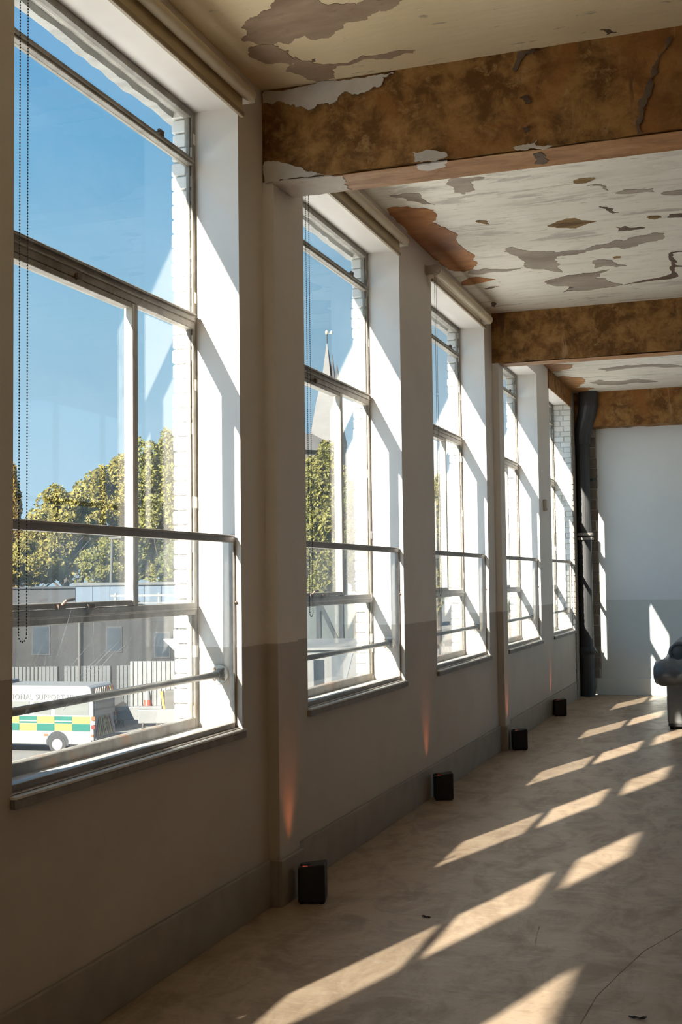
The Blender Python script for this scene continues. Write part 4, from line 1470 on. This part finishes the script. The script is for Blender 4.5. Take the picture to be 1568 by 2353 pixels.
barrier(322, 1672, 'road_barrier', 'white road barrier just right of the van')
barrier(372, 1680, 'road_barrier', 'white road barrier below the traffic cone')
p = ground_at(398, 1660)
e = empty('site_machine', (p.x, p.y, GZ), rot_to(RH), local=True)
tag(e, 'small grey machine with yellow sides near the brick edge', 'machine')
MB().box(-.35, .35, -.3, .3, .15, 1.5).build('body', M['polewood'], e, bevel=.08)
for x in (-.42, .42):
    MB().obox((x, 0, .95), (.05, 0, .02), (0, .28, 0), (-.08, 0, .5)).build('side_panel', M['signyellow'], e)
    MB().tube([(x - .06, 0, .18), (x + .06, 0, .18)], .18, 14).build('wheel', M['tyre'], e)
# dark car behind the van
p = ground_at(205, 1686)
e = empty('dark_car', (p.x, p.y, GZ), rot_to(FH), local=True)
tag(e, 'dark car parked beyond the rear of the van', 'car')
MB().prism([(0, .3), (0, .85), (.5, 1.0), (1.1, 1.5), (2.9, 1.52), (3.7, 1.0), (4.4, .85), (4.4, .3)], 1, -.85, .85).build('body', M['vandark'], e, bevel=.06)
MB().prism([(.72, 1.05), (1.15, 1.44), (2.85, 1.46), (3.45, 1.05)], 1, -.87, .87).build('windows', M['reflectglass'], e)
for x in (.85, 3.5):
    for y in (-.8, .62):
        MB().tube([(x, y, .32), (x, y + .18, .32)], .32, 16).build('wheel', M['tyre'], e)

# lamp post
p = dist_at(250, 1340, 90.5)
e = empty('lamp_post', (p.x, p.y, GZ))
tag(e, 'slim grey pole standing before the trees in the first window', 'pole')
MB().tube([(p.x, p.y, GZ), (p.x + .3, p.y, 5.0)], [.16, .10], 10).build('pole', M['polewood'], e)
MB().obox((p.x + .6, p.y, 5.0), (.5, 0, .02), (0, .12, 0), (0, 0, .08)).build('head', M['polewood'], e)

# white cabin and braced teal barn seen through the second window
A = dist_at(700, 1500, 60); A.z = 0
e = empty('site_cabin', (A.x, A.y, GZ), rot_to(RH), local=True)
tag(e, 'white flat-roofed cabin low in the second window', 'cabin')
MB().box(-1.2, 2.6, 0, 9, 0, 3.0).build('wall', M['cladwhite'], e)
MB().box(-1.4, 2.8, -.2, 9.2, 3.0, 3.12).build('roof', M['cladwhite'], e)
MB().box(.45, .95, -.05, .02, .6, 2.5).build('window', M['winblue'], e)
MB().box(1.35, 2.6, -.06, .02, 0.2, 2.85).build('grey_door', M['greypanel'], e)
MB().obox((2.1, -.09, 1.9), (.06, 0, 0), (0, .02, 0), (.25, 0, .9)).build('door_brace', M['bluewall'], e)
A = dist_at(660, 1450, 90); A.z = 0
e = empty('braced_barn', (A.x, A.y, GZ), rot_to(RH), local=True)
tag(e, 'grey-green barn with dark timber braces in the second window', 'barn')
MB().box(-6, 7.5, 0, 9, 0, 4.9).build('wall', M['tealwall'], e)
MB().box(-6.2, 7.7, -.4, 9.2, 4.9, 5.1).build('roof', M['timberdark'], e)
for x in (2.2, 3.9):
    MB().box(x, x + .32, -.12, 0, 0, 4.9).build('post', M['timberdark'], e)
MB().obox((3.2, -.1, 3.1), (.15, 0, 0), (0, .05, 0), (.75, 0, -1.6)).build('brace', M['timberdark'], e)
for x, c in ((5.0, 'stone'), (5.7, 'timberdark'), (6.3, 'stone')):
    MB().box(x, x + .3, -.12, 0, 0, 4.7).build('post', M[c], e)

# bluish picket fence low in the third window
A = dist_at(985, 1440, 70); A.z = 0
e = empty('picket_fence', (A.x, A.y, GZ), rot_to(RH), local=True)
tag(e, 'blue-grey picket fence low in the third window', 'fence')
for k in range(26):
    MB().box(k * .17, k * .17 + .09, 0, .05, .1, 2.4 + .15 * ((k * 7) % 3)).build('picket', M['greypanel'], e)
MB().box(0, 4.5, .05, .1, .5, .6).box(0, 4.5, .05, .1, 1.9, 2.0).build('rail', M['greypanel'], e)

# ---- church with spire
dch = 150
ap = dist_at(752, 790, dch)
sc = dch / FPX
e = empty('church', (ap.x, ap.y, GZ), rot_to(RH) + 0.5, local=True)
tag(e, 'grey church spire with weathervane rising above the trees', 'church')
hz = lambda py: float(dist_at(752, py, dch).z) - GZ
za, zm, zb_, zs_ = hz(790), hz(870), hz(1016), hz(1030)
def ring(r, z, n=4, rot=0.0):
    return [(r * math.cos(rot + 2 * math.pi * k / n), r * math.sin(rot + 2 * math.pi * k / n), z) for k in range(n)]
def frustum(rings, closed_top=True):
    m = MB()
    n = len(rings[0])
    for r in rings:
        m.v += r
    for i in range(len(rings) - 1):
        for k in range(n):
            a, b = i * n + k, i * n + (k + 1) % n
            m.f.append((a, b, b + n, a + n))
    m.f.append(tuple(reversed(range(n))))
    m.f.append(tuple((len(rings) - 1) * n + k for k in range(n)))
    return m
R0 = 48 * sc
frustum([ring(R0, zb_), ring(R0 * .62, hz(925)), ring(R0 * .30, zm), ring(R0 * .03, za)]).build('spire', M['slate'], e)
frustum([ring(R0 * 1.02, zs_), ring(R0 * 1.02, zb_)]).build('parapet', M['stone'], e)
frustum([ring(R0 * .98, 0), ring(R0 * .98, zs_)]).build('tower', M['stone'], e)
for k, (dx, h0, h1) in enumerate(((12, 890, 815), (22, 890, 838))):
    q = dx * sc
    vx, vy = q * math.cos(-.5), q * math.sin(-.5)
    m = frustum([[(vx + x, vy + y, z) for x, y, z in ring(.55, hz(h0))], [(vx + x, vy + y, z) for x, y, z in ring(.04, hz(h1))]])
    m.build('pinnacle', M['slatewall'], e)
MB().tube([(0, 0, za), (0, 0, hz(766))], .07, 8).build('vane_rod', M['slatewall'], e)
vm = MB()
vm.ball((-.05, 0, hz(764)), .34, 10, 6, .6, .6, 1).ball((.50, -.25, hz(764)), .28, 10, 6, .6, .6, 1)
vm.tube([(-.1, 0, hz(766)), (.6, -.3, hz(766))], .05, 6)
vm.build('weathervane', M['gilt'], e)
MB().box(-R0 * 2.4, -R0 * .4, -3, 3, 0, hz(1045)).build('nave', M['stone'], e)
frustum([[(-R0 * 2.5, -3.4, hz(1045)), (-R0 * .3, -3.4, hz(1045)), (-R0 * .3, 3.4, hz(1045)), (-R0 * 2.5, 3.4, hz(1045))], [(-R0 * 2.5, -.1, hz(1000)), (-R0 * .3, -.1, hz(1000)), (-R0 * .3, .1, hz(1000)), (-R0 * 2.5, .1, hz(1000))]]).build('nave_roof', M['slate'], e)


# ---- trees
def leaf_cloud(center, rx, ry, rz, nblob, nleaf, size, seed, cone=False):
    r = np.random.RandomState(seed)
    n = nblob * nleaf
    # blob centres spread through the crown
    d = r.normal(size=(nblob, 3))
    d /= np.linalg.norm(d, axis=1)[:, None]
    rad = r.uniform(0.3, 0.9, nblob) ** 0.7
    bc = d * rad[:, None]
    if cone:
        zz = r.uniform(-0.95, 0.95, nblob)
        k = (1 - zz) / 2 * 0.9 + 0.08
        bc = np.stack([bc[:, 0] * k, bc[:, 1] * k, zz], 1)
    br = r.uniform(0.13, 0.27, nblob)
    q = r.normal(size=(n, 3))
    q /= np.linalg.norm(q, axis=1)[:, None]
    q *= (r.uniform(0.55, 1.0, n) ** 0.5)[:, None]
    p = np.repeat(bc, nleaf, 0) + q * np.repeat(br, nleaf)[:, None]
    p = p * np.array([rx, ry, rz]) + np.array(center)
    a = r.normal(size=(n, 3)); a /= np.linalg.norm(a, axis=1)[:, None]
    b = np.cross(a, r.normal(size=(n, 3))); b /= np.linalg.norm(b, axis=1)[:, None]
    s = r.uniform(0.5, 1.15, n)[:, None] * size
    v = np.stack([p - a * s, p + b * s * .55, p + a * s, p - b * s * .55], 1).reshape(-1, 3)
    me = bpy.data.meshes.new('foliage')
    me.vertices.add(4 * n)
    me.vertices.foreach_set('co', v.ravel())
    me.loops.add(4 * n)
    me.loops.foreach_set('vertex_index', np.arange(4 * n, dtype=np.int32))
    me.polygons.add(n)
    me.polygons.foreach_set('loop_start', np.arange(0, 4 * n, 4, dtype=np.int32))
    me.polygons.foreach_set('loop_total', np.full(n, 4, dtype=np.int32))
    me.update()
    return me


def tree(px, top, wpx, depth, mat, label, seed, name='tree', cone=False, low=None, dens=1.0):
    p = dist_at(px, 1338, depth)
    zt = float(dist_at(px, top, depth).z)
    rx = wpx * 0.5 * depth / FPX
    zl = GZ + 2.0 if low is None else float(dist_at(px, low, depth).z)
    rz = (zt - zl) / 2
    cz = (zt + zl) / 2
    e = empty(name, (p.x, p.y, GZ), 0, local=True)
    tag(e, label, 'tree' if name != 'hedge_bush' else 'bush', 'trees beyond the yard' if name != 'hedge_bush' else None)
    m = MB().tube([(0, 0, 0), (.1, 0, (cz - GZ) * .6), (0, .1, cz - GZ + rz * .3)], [.35, .28, .08], 8)
    rr = random.Random(seed)
    for k in range(7):
        an = rr.uniform(0, 6.28)
        z0 = (cz - GZ) * rr.uniform(.45, .9)
        m.tube([(0, 0, z0), (rx * .35 * math.cos(an), rx * .35 * math.sin(an), z0 + rz * .3), (rx * .7 * math.cos(an), rx * .7 * math.sin(an), z0 + rz * .6)], [.14, .08, .03], 6)
    m.build('trunk', M['barkmat'], e)
    me = leaf_cloud((0, 0, cz - GZ), rx, rx * .9, rz, int(110 * dens), int(210 * dens), 0.0021 * depth, seed, cone)
    me.materials.append(M[mat])
    o = bpy.data.objects.new('foliage', me)
    COL.objects.link(o)
    o.parent = e
    return e


tree(25, 1078, 110, 116, 'leaf_orange', 'narrow orange autumn tree at the edge of the first window', 1, cone=True, low=1340)
tree(150, 1115, 190, 104, 'leaf_gold', 'rounded golden tree, lowest crown in the first window', 2, low=1335)
tree(262, 1042, 200, 111, 'leaf_gold', 'broad golden-green tree left of the steel mullion', 3, dens=1.15, low=1330)
tree(372, 985, 170, 105, 'leaf_green', 'tallest green tree right of the steel mullion in the first window', 4, dens=1.15, low=1340)
tree(500, 1010, 190, 112, 'leaf_gold', 'golden tree mostly hidden behind the first pier', 5, low=1340)
tree(738, 1022, 170, 104, 'leaf_green', 'yellow-green tree below the church spire', 7, dens=1.2, low=1385)
tree(850, 1045, 150, 111, 'leaf_dark', 'dark green tree right of the church spire', 8, low=1385)
tree(1005, 1075, 130, 104, 'leaf_gold', 'golden tree seen through the third window', 9, low=1400)
tree(1170, 1085, 110, 110, 'leaf_green', 'green tree seen through the fourth window', 10, low=1400)
tree(70, 1240, 180, 95.6, 'leaf_gold', 'low spreading golden bush behind the slate shed', 11, 'hedge_bush', low=1350)
tree(262, 1235, 165, 96, 'leaf_green', 'low green bush behind the blue building', 12, 'hedge_bush', low=1350)
tree(425, 1240, 150, 97, 'leaf_dark', 'low dark bush beside the brick edge of the first window', 13, 'hedge_bush', low=1350)
